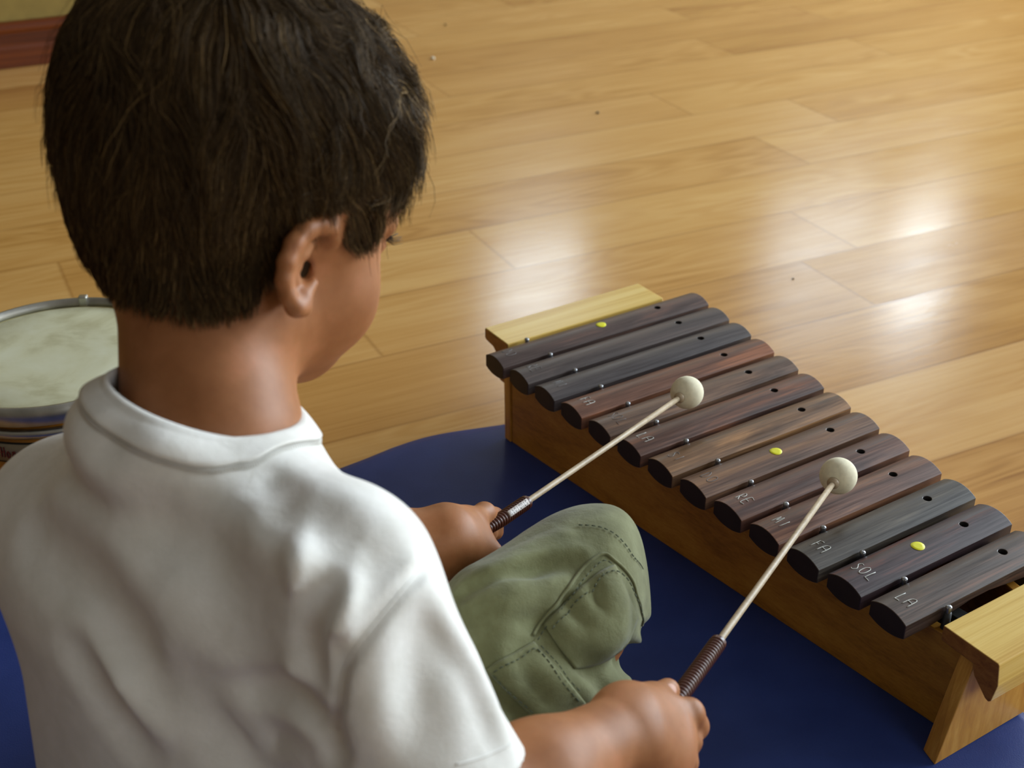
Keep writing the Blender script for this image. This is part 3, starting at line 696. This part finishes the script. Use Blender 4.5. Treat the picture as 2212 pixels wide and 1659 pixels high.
# right arm and hand
fr = [(chain([SR*.5+ER*.5, ER, ER*.55+WR_*.45, WR_], [.031, .0285, .0275, .0205], .02), 0)]
palm = [(cap(P(1375, 1560, .684), P(1440, 1555, .698), .0150, .0100), .02), (cap(P(1370, 1590, .680), P(1448, 1590, .694), .0155, .0100), .02), (cap(P(1365, 1615, .676), P(1442, 1628, .688), .0150, .0096), .02), (cap(P(1360, 1630, .674), P(1430, 1660, .681), .0130, .0100), .02),
        (cap(P(1350, 1540, .690), P(1400, 1525, .702), .0120, .0100), .02)]
fing = [finger(px_([(1448, 1540, .698), (1488, 1542, .703), (1500, 1568, .711), (1484, 1590, .720)]), .0094, .0072),
        finger(px_([(1460, 1590, .694), (1486, 1600, .702), (1478, 1625, .713), (1450, 1625, .720)]), .0084, .0062),
        finger(px_([(1452, 1628, .688), (1478, 1645, .696), (1466, 1668, .707), (1440, 1664, .714)]), .0082, .0060),
        finger(px_([(1432, 1660, .681), (1456, 1684, .688), (1440, 1702, .698), (1420, 1692, .704)]), .0075, .0055),
        finger(px_([(1372, 1540, .696), (1412, 1512, .710), (1442, 1492, .722)]), .0105, .0072)]
armR = uni(fr+palm+[(f, .003) for f in fing[:1]]+[(fing[1], .003), (fing[2], .003), (fing[3], .003), (fing[4], .008)])
aV, aQ = surface(armR, np.minimum.reduce([SR, ER, WR_])-A3(.05, .05, .06), np.maximum.reduce([ER, WR_, P(1500, 1600, .70)])+A3(.03, .04, .035), .0015)
# left arm and hand
fl = [(chain([SL*.5+EL*.5, EL, EL*.5+WL*.5, WL], [.031, .0285, .0265, .0195], .02), 0)]
palmL = [(cap(P(975, 1148, .845), P(1004, 1134, .858), .0155, .0105), .02), (cap(P(975, 1172, .845), P(1010, 1162, .858), .0160, .0120), .02), (cap(P(970, 1186, .845), P(1004, 1190, .848), .0150, .0120), .02),
         (cap(P(965, 1165, .860), P(1000, 1160, .873), .0140, .0110), .02)]
fingL = [finger(px_([(1006, 1132, .860), (1046, 1110, .886), (1067, 1118, .905), (1069, 1148, .906)]), .0090, .0064),
         finger(px_([(1008, 1148, .866), (1040, 1128, .886), (1052, 1150, .897), (1030, 1165, .892)]), .0084, .0062),
         finger(px_([(1004, 1160, .874), (1032, 1148, .892), (1036, 1168, .900), (1015, 1176, .892)]), .0082, .0060),
         finger(px_([(998, 1172, .878), (1018, 1166, .892), (1018, 1182, .896), (1002, 1185, .890)]), .0072, .0055),
         finger(px_([(982, 1184, .842), (1018, 1190, .848), (1046, 1190, .851), (1068, 1193, .852)]), .0130, .0058)]
armL = uni(fl+palmL+[(fingL[0], .008), (fingL[1], .004), (fingL[2], .004), (fingL[3], .004), (fingL[4], .010)])
lV, lQ = surface(armL, np.minimum(EL, WL)-A3(.05, .06, .05), np.maximum.reduce([EL, WL, P(1060, 1150, .88), (SL+EL)/2])+A3(.035, .05, .035), .0016)
# legs and feet
def foot(an, dr, side):
    dr = dr/np.linalg.norm(dr); n = np.cross(UP, dr)*side
    lst = [(cap(an, an+dr*.075-UP*.008, .021, .017), 0), (cap(an-dr*.02, an+dr*.06, .020, .018), .015)]
    for i in range(5): b_ = an+dr*(.088-.006*i)+n*(.014-.008*i)-UP*.012; lst.append((cap(b_-dr*.02, b_, .0078-.0007*i), .004))
    return uni(lst)
legs = uni([(chain([HIPR, KR-(KR-HIPR)*.08-UP*.012, KR*.5+ANR*.5-UP*.03, ANR], [.055, .028, .026, .022], .02), 0), (foot(ANR, A3(-.7, .5, 0), 1), .02),
            (chain([HIPL, KL, KL*.45+ANL*.55, ANL], [.055, .042, .034, .022], .02), .02), (foot(ANL, A3(.3, -.45, -.03), -1), .02)])
gV, gQ = surface(lambda p: np.maximum(legs(p), .003-p[:, 2]), A3(-.33, .40, -.004), A3(.16, .86, .26), .0035)

def skin_mat():
    m, nt, b = new_mat('skin'); b.inputs['Roughness'].default_value = .52; b.inputs['Specular IOR Level'].default_value = .35
    mp = mapping(nt); n = noise_n(nt, mp.outputs[0], 34, 4, .6); r = ramp(nt, [(.3, s2l(138, 86, 48)), (.55, s2l(154, 100, 61)), (.72, s2l(168, 109, 72))])
    nt.links.new(n.outputs[0], r.inputs[0]); nt.links.new(r.outputs[0], b.inputs['Base Color'])
    b.inputs['Subsurface Weight'].default_value = .25; b.inputs['Subsurface Radius'].default_value = (1, .35, .18); b.inputs['Subsurface Scale'].default_value = .006
    n2 = noise_n(nt, mp.outputs[0], 700, 3, .6); bump(nt, b, n2.outputs[0], .12, .0006); return m
m_skin = skin_mat()
V, Q = merge([(hV, hQ), (tV, tQ), (aV, aQ), (lV, lQ), (gV, gQ)])
body = to_person(fast_mesh('body', V, Q, m_skin))

# eyes, nails, lashes, brows
def ball_mesh(nm, c, r, m, sc_=(1, 1, 1), axes=None, par=person):
    bm = bmesh.new(); bmesh.ops.create_uvsphere(bm, u_segments=24, v_segments=16, radius=1)
    V = np.array([v.co[:] for v in bm.verts])*np.array(sc_)*r; Fc = [[v.index for v in f.verts] for f in bm.faces]; bm.free()
    if axes is not None: V = V@np.asarray(axes)
    return to_person(mesh(nm, V+np.asarray(c), Fc, m))
m_eye = plain('eye_white', (.75, .72, .68), .15); m_iris = plain('brown_iris', (.06, .03, .015), .1); m_hair_thin = plain('dark_lash', (.02, .014, .01), .5)
for s in (1, -1):
    e = ball_mesh('eye', W(.0708, .030*s, .0185), .0118, m_eye)
    i = ball_mesh('iris', W(.0804, .030*s, .0125), .0042, m_iris, (.5, 1, 1), HB); i.parent = e; i.matrix_parent_inverse = Matrix.Identity(4)
    ls = []; br = []
    for k in range(26):
        a = k/25; r_ = (.021+.022*a)*s; base = W(.0835-.006*abs(a-.4)**1.3*3, r_-.001*s, .0135+.002*math.sin(a*3.1)); out = fh*.9+rh*s*(a-.25)*1.0-uh*.25
        tip = base+out*.0085*random.uniform(.7, 1.1)+uh*.0028+rh*s*random.uniform(-.001, .001); ls.append(tube_arr([base, base*.5+tip*.5-uh*.0018, tip], [.00022, .00016, .00006], 4))
    to_person(mesh('eyelashes', *join_arr(ls), m_hair_thin))
    for k in range(90):
        a = random.random(); b0 = W(.087-.022*a**1.6, (.010+.034*a)*s, .042+.003*(1-a)+.003*math.sin(a*3)+random.uniform(-.003, .002)); g_ = grad(headf, b0[None])[0]; b0 = b0-g_*headf(b0[None])[0]
        d_ = rh*s*.9-fh*.35*a+uh*random.uniform(-.1, .3); br.append(tube_arr([b0, b0+d_*.003+g_*.001, b0+d_*.0058+g_*.0006], [.00018, .00016, .00006], 4))
    to_person(mesh('eyebrow', *join_arr(br), m_hair_thin))
m_nail = plain('fingernail', s2l(186, 140, 122), .6)
for c_, ax_ in ((P(1450, 1489, .7130), (P(1442, 1492, .722)-P(1412, 1512, .710))), (P(1072, 1189, .8485), (P(1068, 1193, .852)-P(1046, 1190, .851)))):
    a_ = ax_/np.linalg.norm(ax_); t_ = CAM-c_; n_ = t_-a_*(t_@a_); n_ /= np.linalg.norm(n_); ball_mesh('fingernail', c_, .0042, m_nail, (1.0, .85, .28), np.stack([a_, np.cross(n_, a_), n_]))

# ------------------------------------------------------------------ hair
scalp = uni(head_l+[(neck, .022)])
LF = np.array([-.12, -.075, -.050, -.022, -.012, -.010, .018, .023, .040, .046, .056, .066, .09]); LU = np.array([-.030, -.031, -.031, -.022, -.004, .034, .035, .016, .012, .042, .062, .076, .086])
def hair_line(q): return q[:, 2]-np.interp(q[:, 0], LF, LU)
def sstep(x, a, b_): t = np.clip((x-a)/(b_-a), 0, 1); return t*t*(3-2*t)
def thick(q):
    hl = hair_line(q); top = sstep(q[:, 2], .02, .10); front = sstep(q[:, 0], .0, .05); backtop = sstep(-q[:, 0], .0, .06)*sstep(q[:, 2], .03, .09)
    t = .0036+.0042*top+.0050*front*sstep(q[:, 2], .07, .10)+.0010*front
    return -.003+(t+.003)*sstep(hl, -.004, .026)
def capf(p): return scalp(p)-thick(toL(p))*.55+.0008
kV, kQ = surface(capf, HM-A3(.125, .125, .06), HM+A3(.125, .125, .17), .0024)
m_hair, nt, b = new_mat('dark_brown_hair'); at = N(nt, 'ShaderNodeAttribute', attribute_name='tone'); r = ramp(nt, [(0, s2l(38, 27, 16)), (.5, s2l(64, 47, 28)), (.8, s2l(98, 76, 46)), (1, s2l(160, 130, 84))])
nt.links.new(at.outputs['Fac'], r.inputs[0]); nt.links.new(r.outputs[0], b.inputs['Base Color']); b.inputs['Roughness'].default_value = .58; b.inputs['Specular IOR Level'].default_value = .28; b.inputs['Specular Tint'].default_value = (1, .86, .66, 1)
CROWN = W(-.040, -.005, .140)
def wobble(p, s, seed):
    q = p*s+seed; return np.stack([np.sin(q[:, 0]*1.3+2*np.sin(q[:, 1])), np.sin(q[:, 1]*1.1+2*np.sin(q[:, 2]*1.2+1)), np.sin(q[:, 2]*1.2+2*np.sin(q[:, 0]*.9+2))], 1)
def strands(roots, ln, lift, nseg, jit):
    p = roots.copy(); out = [p.copy()]; q0 = toL(roots); T = np.maximum(thick(q0), .002); k = len(p); rj = rng.normal(0, jit, (k, 3))
    amp = (.16+.30*sstep(q0[:, 0], -.02, .07)+.16*sstep(q0[:, 2], .05, .12))[:, None]
    for s in range(nseg):
        t = (s+1)/nseg; n = grad(scalp, p); d = p-CROWN; d -= n*(d*n).sum(1)[:, None]; d /= np.linalg.norm(d, axis=1)[:, None]+1e-9
        q = toL(p); fr = sstep(q[:, 0], .01, .06)[:, None]
        d = d+amp*1.3*wobble(p, 75, 3.)+amp*1.2*wobble(p, 150, 9.)+rj-UP*.25+fr*(rh*.20*np.sign(q[:, 1:2]+.03)-fh*.05)
        d -= n*(d*n).sum(1)[:, None]; d /= np.linalg.norm(d, axis=1)[:, None]+1e-9
        p = p+d*(ln/nseg)[:, None]; n = grad(scalp, p); want = T*np.minimum(1.25, .25+lift*(t**.75)); want = np.where(t > .7, want+ln*.05*(lift-.6), want)
        p = p+n*(want-scalp(p))[:, None]; out.append(p.copy())
    return np.stack(out, 1)
def scatter(kn):
    A_ = hV[hQ[:, 0]]; ed1 = hV[hQ[:, 1]]-A_; ed2 = hV[hQ[:, 3]]-A_; ar = np.linalg.norm(np.cross(ed1, ed2), axis=1)
    q = toL(A_); ok = (np.abs(scalp(A_)) < .0012) & (hair_line(q) > 0); ar = ar*ok; idx = rng.choice(len(A_), kn, p=ar/ar.sum()); a, b_ = rng.random((2, kn, 1))
    p = A_[idx]+ed1[idx]*a+ed2[idx]*b_; g = grad(scalp, p); return p-g*scalp(p)[:, None]
def lengths(p):
    q = toL(p); hl = hair_line(q); L_ = .016+.034*sstep(q[:, 2], .0, .09)+.012*sstep(q[:, 0], .02, .07)*sstep(q[:, 2], .05, .08)
    L_ = L_*rng.uniform(.75, 1.15, len(p))*(.45+.55*sstep(hl, 0, .02)); side = sstep(q[:, 0], -.03, .0)
    return L_*(1-side)+np.minimum(L_, hl*(.95-.45*sstep(q[:, 0], .025, .05))+rng.uniform(.002, .014, len(p))*(1-.5*sstep(q[:, 0], .03, .06))*(1-.75*sstep(q[:, 0], -.022, -.012)*(1-sstep(q[:, 0], .018, .026))))*side
NS = 8
cr = scatter(1500); cpaths = strands(cr, lengths(cr)*1.08, .85+.25*rng.random(len(cr)), NS, .10)
hr_ = scatter(42000); hl_ = lengths(hr_); own = strands(hr_, hl_, .45+.75*rng.random(len(hr_)), NS, .12)
near_i = np.concatenate([np.argmin(((hr_[i:i+2000, None]-cr[None])**2).sum(2), 1) for i in range(0, len(hr_), 2000)])
tt = np.linspace(0, 1, NS+1)[None, :, None]; wgt = (.62*rng.random((len(hr_), 1, 1))**.5)*tt**1.2
paths = own*(1-wgt)+(cpaths[near_i]+(hr_-cr[near_i])[:, None]*.45)*wgt
# stray hairs
sr = scatter(900); stray = strands(sr, lengths(sr)*1.25, 1.5+.7*rng.random(len(sr)), NS, .55)
# nape and fringe tips curl away slightly
paths = np.concatenate([paths, stray]); K = len(paths)
Tn = np.gradient(paths, axis=1); Tn /= np.linalg.norm(Tn, axis=2)[:, :, None]+1e-9
Nn = np.cross(Tn, A3(.3, .5, .8)); Nn /= np.linalg.norm(Nn, axis=2)[:, :, None]+1e-9; Bn = np.cross(Tn, Nn)
rad = (.00026*(1-.75*np.linspace(0, 1, NS+1)**1.6))[None, :, None]*rng.uniform(.7, 1.2, (K, 1, 1))
HV = np.stack([paths+rad*(math.cos(a)*Nn+math.sin(a)*Bn) for a in (0, 2.094, 4.189)], 2).reshape(-1, 3)
o0 = (np.arange(K)*(NS+1)*3)[:, None, None]; s_ = (np.arange(NS)*3)[None, :, None]; c_ = np.arange(3)[None, None, :]; c2 = (c_+1) % 3
HQ = np.stack([o0+s_+c_, o0+s_+c2, o0+s_+3+c2, o0+s_+3+c_], -1).reshape(-1, 4)
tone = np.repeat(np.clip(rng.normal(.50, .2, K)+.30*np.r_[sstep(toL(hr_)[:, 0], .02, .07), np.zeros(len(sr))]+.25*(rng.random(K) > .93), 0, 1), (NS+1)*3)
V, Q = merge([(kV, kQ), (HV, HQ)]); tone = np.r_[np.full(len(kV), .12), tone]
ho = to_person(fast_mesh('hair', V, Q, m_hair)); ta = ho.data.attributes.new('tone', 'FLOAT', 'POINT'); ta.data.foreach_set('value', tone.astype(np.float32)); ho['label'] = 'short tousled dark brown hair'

# ------------------------------------------------------------------ t-shirt
def plane(a, n):                                      # as a cutter: removes what lies beyond the plane
    n = np.asarray(n)/np.linalg.norm(n); return lambda p: -((p-a)@n)
KA = np.stack([K1, K2, K3]); CR_ = NC+K3*.002
shirt_base = [(cap(MID-UP*.005, SR, .042, .042), 0), (cap(MID-UP*.005, SL, .042, .042), .02),
              (ell(CR_-K3*.030, (.061, .063, .034), KA), .03), (cap(NC-UP*.055, SR-UP*.002, .044, .038), .03), (cap(NC-UP*.050, SL-UP*.002, .044, .040), .03),
              (cap(MID+BR*.045-UP*.04-BF*.002, PV+BR*.060, .064, .080), .045), (cap(MID-BR*.045-UP*.04-BF*.006, PV-BR*.060, .066, .080), .045), (cap(MID-UP*.05-BF*.010, PV-BF*.01, .066, .078), .03)]
sleeveR = chain([SR, SR*.6+ER*.4, SR*.08+ER*.92], [.0405, .0400, .0445], .02)
sleeveL = cap(SL, SL*.25+EL*.75, .0420, .0430)
shirt0 = uni(shirt_base+[(sleeveR, .022), (sleeveL, .022)])
def ridges(base, lst, amp=1., kk=1.):
    """folds: (pixels, radius, height, blend); negative height = valley. Laid on the cloth where the sight line meets it."""
    ops = []
    for pts, r, hgt, k in lst:
        hgt *= amp
        k *= kk
        s_ = smooth_line(march(base, pts), max(4, 3*len(pts))); n = grad(base, s_); m = len(s_); e = np.sin(np.linspace(0, np.pi, m))**.6
        if hgt > 0: c = s_-n*(r-hgt*e)[:, None]; ops.append((poly(c, r), k))
        else: c = s_+n*(r+hgt*e)[:, None]; ops.append((poly(c, r), -k))
    return ops
FO = [([(650, 1090), (654, 1166), (632, 1276), (598, 1369), (598, 1435), (622, 1490), (662, 1530)], .0085, .0060, .012),
      ([(789, 1165), (742, 1276), (720, 1380), (712, 1440), (700, 1530)], .0075, .0058, .010),
      ([(705, 1250), (668, 1340), (660, 1400), (672, 1450), (688, 1515)], .0085, -.0062, .010), ([(738, 1400), (740, 1450), (728, 1530)], .006, -.0030, .008),
      ([(560, 1290), (548, 1370), (560, 1450)], .018, -.003, .025),
      ([(170, 1330), (230, 1435), (274, 1490), (330, 1575)], .009, .0042, .013), ([(160, 1400), (200, 1470), (240, 1530), (300, 1610)], .010, -.0030, .015), ([(255, 1340), (300, 1430), (360, 1520)], .011, -.0040, .015),
      ([(488, 1506), (545, 1500), (605, 1512), (664, 1548), (712, 1600)], .0095, -.0078, .009), ([(480, 1538), (530, 1580), (605, 1626), (690, 1655)], .009, .0050, .012), ([(420, 1480), (450, 1540), (520, 1620)], .012, -.003, .02),
      ([(727, 1560), (728, 1600), (716, 1650)], .006, -.0050, .008),
      ([(877, 1287), (871, 1369), (860, 1450)], .010, .0022, .016),
      ([(895, 1400), (890, 1480), (905, 1560)], .012, -.0016, .02), ([(800, 1380), (790, 1470), (800, 1560)], .010, .0018, .016),
      ([(215, 935), (300, 985), (420, 1022), (540, 1032)], .007, .0014, .010), ([(225, 960), (310, 1012), (430, 1050), (560, 1055)], .012, -.0018, .02),
      ([(330, 1060), (430, 1110), (520, 1150)], .014, .0018, .02), ([(150, 1110), (260, 1180), (380, 1260)], .016, .0016, .03), ([(380, 1130), (460, 1220), (500, 1330)], .018, -.0018, .03), ([(90, 1180), (180, 1260), (260, 1370)], .016, -.0014, .02),
      ([(895, 1235), (962, 1350), (1038, 1490), (1098, 1618)], .0045, .0035, .010), ([(640, 1100), (720, 1140), (800, 1200)], .012, -.0018, .02)]
shirt1 = uni([(shirt0, 0)]+ridges(shirt0, FO, 1.45, .9))
SEAM = [(928, 1205), (880, 1262), (822, 1331), (768, 1400), (742, 1450), (734, 1517), (729, 1575)]
shirt2 = uni([(shirt1, 0)]+ridges(shirt1, [(SEAM, .0030, -.0026, .004)]))
sdir = (ER-SR)/np.linalg.norm(ER-SR); SE = SR*.14+ER*.86
shirt_f = uni([(shirt2, 0), (cap(NC-K3*.02, NC+K3*.06, .0475, .0480), -.003), (cap(ER*.76+SR*.24, ER*1.3-SR*.3, .0350), -.003)])
# the cuff is cut off square; only the sleeve is trimmed
def shirt_trim(p):
    d = shirt_f(p); c = (p-SE)@sdir; near = np.linalg.norm(p-SE-np.outer(c, sdir), axis=1) < .075
    return np.maximum(np.where(near & (c > -.02), np.maximum(d, c), d), .066-p[:, 2])
sV, sQ = surface(shirt_trim, A3(-.36, .34, -.004), A3(.06, .80, .42), .0021)
m_shirt, nt, b = new_mat('white_cotton'); b.inputs['Roughness'].default_value = .9; b.inputs['Sheen Weight'].default_value = .2
mp = mapping(nt); n0 = noise_n(nt, mp.outputs[0], 60, 4, .6); r = ramp(nt, [(.3, s2l(222, 220, 214)), (.7, s2l(234, 232, 228))]); nt.links.new(n0.outputs[0], r.inputs[0]); nt.links.new(r.outputs[0], b.inputs['Base Color'])
n = noise_n(nt, mp.outputs[0], 1100, 2, .6); nb_ = noise_n(nt, mp.outputs[0], 95, 4, .55, .4); mx = N(nt, 'ShaderNodeMath', operation='MULTIPLY_ADD'); mx.inputs[1].default_value = .35; nt.links.new(n.outputs[0], mx.inputs[0]); nt.links.new(nb_.outputs[0], mx.inputs[2]); bump(nt, b, mx.outputs[0], .45, .0012)
shirt_o = to_person(fast_mesh('t_shirt', sV, sQ, m_shirt)); shirt_o['label'] = 'plain white cotton t-shirt'
def sub_part(o, par): o.parent = par; o.matrix_parent_inverse = par.matrix_parent_inverse @ Matrix.Identity(4) if False else Matrix.Identity(4); return o
def under(o, par):
    """child of a part whose mesh is in world coordinates"""
    o.parent = par; o.matrix_parent_inverse = Matrix.Identity(4); return o
def collar():
    na, nr = 120, 9; V = []
    th = np.linspace(0, 2*np.pi, na, endpoint=False); rings = []
    for j in range(nr):
        t = j/(nr-1); rho = (.0465+.0160*t*(1-.55*np.clip(np.cos(th), 0, 1)-.45*np.clip(-np.cos(th), 0, 1)))[:, None]; p = CR_-K1*.001+rho*(np.cos(th)[:, None]*K1+np.sin(th)[:, None]*K2)-K3*(.0035+.0125*t**1.4)
        if j >= 2:
            for _ in range(5): g = grad(shirt1, p); p = p-g*(shirt1(p)-.0014)[:, None]*.8
        rings.append(p)
    rings[0] = rings[2]*.25+rings[0]*.75; rings[1] = (rings[0]+rings[2])/2+K3*.0006
    inner = rings[0]-K3*.010; rings = [inner, rings[0]-K3*.001]+rings
    V = np.vstack(rings); nr2 = len(rings); Q = []
    for j in range(nr2-1):
        for i in range(na): k = (i+1) % na; Q.append((j*na+i, j*na+k, (j+1)*na+k, (j+1)*na+i))
    o = under(mesh('collar', V, Q, m_shirt), shirt_o); md = o.modifiers.new('t', 'SOLIDIFY'); md.thickness = .0016; md.offset = 1
    # overlock stitches just outside the collar
    parts = []; mo = rings[-1]
    pp = smooth_line(np.vstack([mo, mo[:1]]), 260)
    for i in range(0, 259):
        a = pp[i]; g = grad(shirt1, a[None])[0]; out = a-CR_; out -= g*(out@g); out /= np.linalg.norm(out)+1e-9; q0 = a+out*.0002+g*.0004; q1 = a+out*.0026; g1 = grad(shirt1, q1[None])[0]; q1 = q1-g1*(shirt1(q1[None])[0]-.0003)
        parts.append(tube_arr([q0, (q0+q1)/2+g*.0003, q1], .00028, 4))
    under(mesh('stitching', *join_arr(parts), m_shirt), o)
collar()
def cloth_seam(base, pts, r, m, par, nm, off=.0, dashes=None, nn=None):
    hit = march(base, pts); assert np.abs(base(hit)).max() < .01, (nm, pts); s_ = smooth_line(hit, nn or 8*len(pts))
    for _ in range(3): g = grad(base, s_); s_ = s_-g*(base(s_)-off)[:, None]
    if dashes is None: return under(mesh(nm, *tube_arr(s_, r, 6), m), par)
    d = np.r_[0, np.cumsum(np.linalg.norm(np.diff(s_, axis=0), axis=1))]; parts = []; x = 0
    while x+dashes*.6 < d[-1]:
        q = np.array([[np.interp(v, d, s_[:, i]) for i in range(3)] for v in np.linspace(x, x+dashes*.62, 3)]); parts.append(tube_arr(q, r, 4)); x += dashes
    return under(mesh(nm, *join_arr(parts), m), par)
m_thread = plain('white_thread', s2l(214, 210, 200), .8)
cloth_seam(shirt2, SEAM, .0007, m_shirt, shirt_o, 'sleeve_seam', -.0002)
cloth_seam(shirt2, [(985, 1652), (1030, 1640), (1075, 1622), (1108, 1600)], .0006, m_shirt, shirt_o, 'cuff_seam', .0)
# ------------------------------------------------------------------ shorts
HEMP = P(1402, 1300, .85); HEMN = RX*.97+UX*.10-F*.20
shorts0 = uni([(cap(HIPR, KR, .078, .061), 0), (cap(P(1060, 1318, .785), P(1190, 1262, .818), .030, .030), .03), (plane(HEMP, HEMN), -.022), (cap(HIPL, KL-(KL-HIPL)*.1, .078, .064), .03), (cap(PV+BR*.05, PV-BR*.05, .088), .04),
               (cap(P(1200, 1440, .83), P(1270, 1472, .855), .028), .03), (plane(P(1418, 1444, .85), RX*.70-UX*.70), -.03), (lambda p: p[:, 2]-.001, -.004)][:7])
SFO = [([(985, 1290), (1030, 1262), (1080, 1238), (1166, 1212), (1254, 1193)], .0065, .0045, .008), ([(990, 1302), (1040, 1276), (1090, 1254), (1170, 1230), (1240, 1212)], .0075, -.0038, .008), ([(990, 1352), (1050, 1328), (1110, 1334), (1180, 1346)], .009, -.0052, .009), ([(1000, 1322), (1060, 1308), (1130, 1290), (1210, 1266)], .007, .0038, .010),
       ([(1030, 1242), (1090, 1215), (1150, 1186), (1210, 1160)], .007, .0016, .010), ([(1325, 1440), (1368, 1424), (1402, 1428)], .010, -.010, .012), ([(1240, 1445), (1300, 1440), (1340, 1436)], .008, -.004, .012),
       ([(1286, 1268), (1292, 1300), (1304, 1330)], .005, -.0030, .006), ([(1226, 1300), (1238, 1330), (1262, 1352)], .005, -.0022, .007), ([(1345, 1290), (1352, 1330), (1350, 1370)], .007, -.0025, .01), ([(1320, 1270), (1330, 1320), (1318, 1380)], .009, .0025, .012), ([(1180, 1400), (1240, 1420), (1290, 1470), (1300, 1530)], .009, -.0035, .012),
       ([(1400, 1320), (1398, 1360), (1405, 1400)], .006, -.003, .008),
       ([(1110, 1400), (1130, 1460), (1180, 1530)], .008, -.003, .010), ([(1060, 1480), (1110, 1530), (1160, 1590)], .008, -.0045, .010), ([(1090, 1290), (1060, 1380), (1075, 1420)], .012, .002, .02), ([(1230, 1480), (1260, 1500), (1290, 1560)], .008, .003, .012)]
shorts1 = uni([(shorts0, 0)]+ridges(shorts0, SFO, 1.4, .9))
def shorts_f(p): return np.maximum(shorts1(p), .003-p[:, 2])
qV, qQ = surface(shorts_f, A3(-.34, .36, -.004), A3(.17, .87, .26), .0024)
m_olive, nt, b = new_mat('olive_cotton'); b.inputs['Roughness'].default_value = .88; b.inputs['Sheen Weight'].default_value = .15
mp = mapping(nt); n0 = noise_n(nt, mp.outputs[0], 30, 5, .6); r = ramp(nt, [(.3, s2l(86, 87, 52)), (.5, s2l(102, 103, 66)), (.72, s2l(122, 125, 88))]); nt.links.new(n0.outputs[0], r.inputs[0]); nt.links.new(r.outputs[0], b.inputs['Base Color'])
n = noise_n(nt, mp.outputs[0], 1300, 2, .6); nb_ = noise_n(nt, mp.outputs[0], 120, 4, .6, .5); mx = N(nt, 'ShaderNodeMath', operation='MULTIPLY_ADD'); mx.inputs[1].default_value = .3; nt.links.new(n.outputs[0], mx.inputs[0]); nt.links.new(nb_.outputs[0], mx.inputs[2]); bump(nt, b, mx.outputs[0], .55, .0013)
m_stitch = plain('dark_olive_thread', s2l(66, 72, 52), .8)
shorts_o = to_person(fast_mesh('shorts', qV, qQ, m_olive)); shorts_o['label'] = 'olive green cotton cargo shorts'
def patch(base, left, right, off, nm, puff=0):
    """cloth panel between two edges on the garment"""
    n1, n2 = 40, 24; a = smooth_line([(x, y, 0) for x, y in left], n1); b_ = smooth_line([(x, y, 0) for x, y in right], n1); V = []; t = np.linspace(0, 1, n2)
    grid = a[:, None]*(1-t)[None, :, None]+b_[:, None]*t[None, :, None]
    p = march(base, [tuple(q[:2]) for q in grid.reshape(-1, 3)]); bad = np.abs(base(p)) > .004
    if bad.any():                                     # keep the panel on the garment
        gi = np.argwhere(~bad)[:, 0]
        for i in np.argwhere(bad)[:, 0]: p[i] = p[gi[np.argmin(np.abs(gi-i))]]
    g = grad(base, p)
    s_ = np.linspace(0, 1, n1); e = np.minimum(np.minimum(s_, 1-s_)[:, None]*n1*.5, np.minimum(t, 1-t)[None]*n2*.5).clip(0, 1); pf = (np.sin(np.pi*s_)[:, None]*np.sin(np.pi*t)[None])
    p = p+g*((off*(.35+.65*e)+puff*pf).reshape(-1, 1)); Q = [(i*n2+j, i*n2+j+1, (i+1)*n2+j+1, (i+1)*n2+j) for i in range(n1-1) for j in range(n2-1)]
    o = under(mesh(nm, p, Q, m_olive), shorts_o); md = o.modifiers.new('t', 'SOLIDIFY'); md.thickness = .0024; md.offset = 0; return o
PB_L = [(1176, 1352), (1215, 1306), (1256, 1268), (1296, 1238), (1326, 1222)]; PB_R = [(1236, 1440), (1290, 1432), (1345, 1418), (1385, 1404), (1414, 1390)]
pb = patch(shorts1, PB_L, [(1240, 1446), (1285, 1434), (1320, 1416), (1352, 1388), (1374, 1335)], .0016, 'cargo_pocket', .003)
pc = patch(shorts1, [(1052, 1446), (1078, 1428), (1112, 1410), (1150, 1388)], [(1180, 1575), (1205, 1570), (1240, 1545), (1262, 1518)], .0016, 'pocket_flap', .002)
for pts in ([(1151, 1373), (1180, 1329), (1224, 1274), (1261, 1226), (1302, 1197), (1327, 1211), (1366, 1256), (1380, 1300), (1386, 1350)],): cloth_seam(shorts1, pts, .0011, m_olive, shorts_o, 'welt_seam', .0004)
for pts, of in (([(1158, 1384), (1192, 1338), (1228, 1292), (1262, 1250), (1300, 1214), (1322, 1222)], .0016), ([(1268, 1284), (1298, 1250), (1324, 1240), (1348, 1262), (1366, 1300), (1378, 1345)], .0036), ([(1190, 1362), (1226, 1318), (1262, 1284)], .0036),
                ([(1250, 1136), (1290, 1139), (1324, 1153), (1352, 1181), (1370, 1207), (1388, 1232)], .0008), ([(1066, 1452), (1092, 1436), (1124, 1420), (1150, 1404), (1176, 1430), (1212, 1476), (1250, 1514)], .0030), ([(1066, 1458), (1100, 1494), (1140, 1532), (1176, 1566)], .0030), ([(1162, 1398), (1186, 1424), (1222, 1468), (1256, 1500)], .0030)):
    cloth_seam(shorts1, pts, .00042, m_stitch, shorts_o, 'stitching', of, .0042)
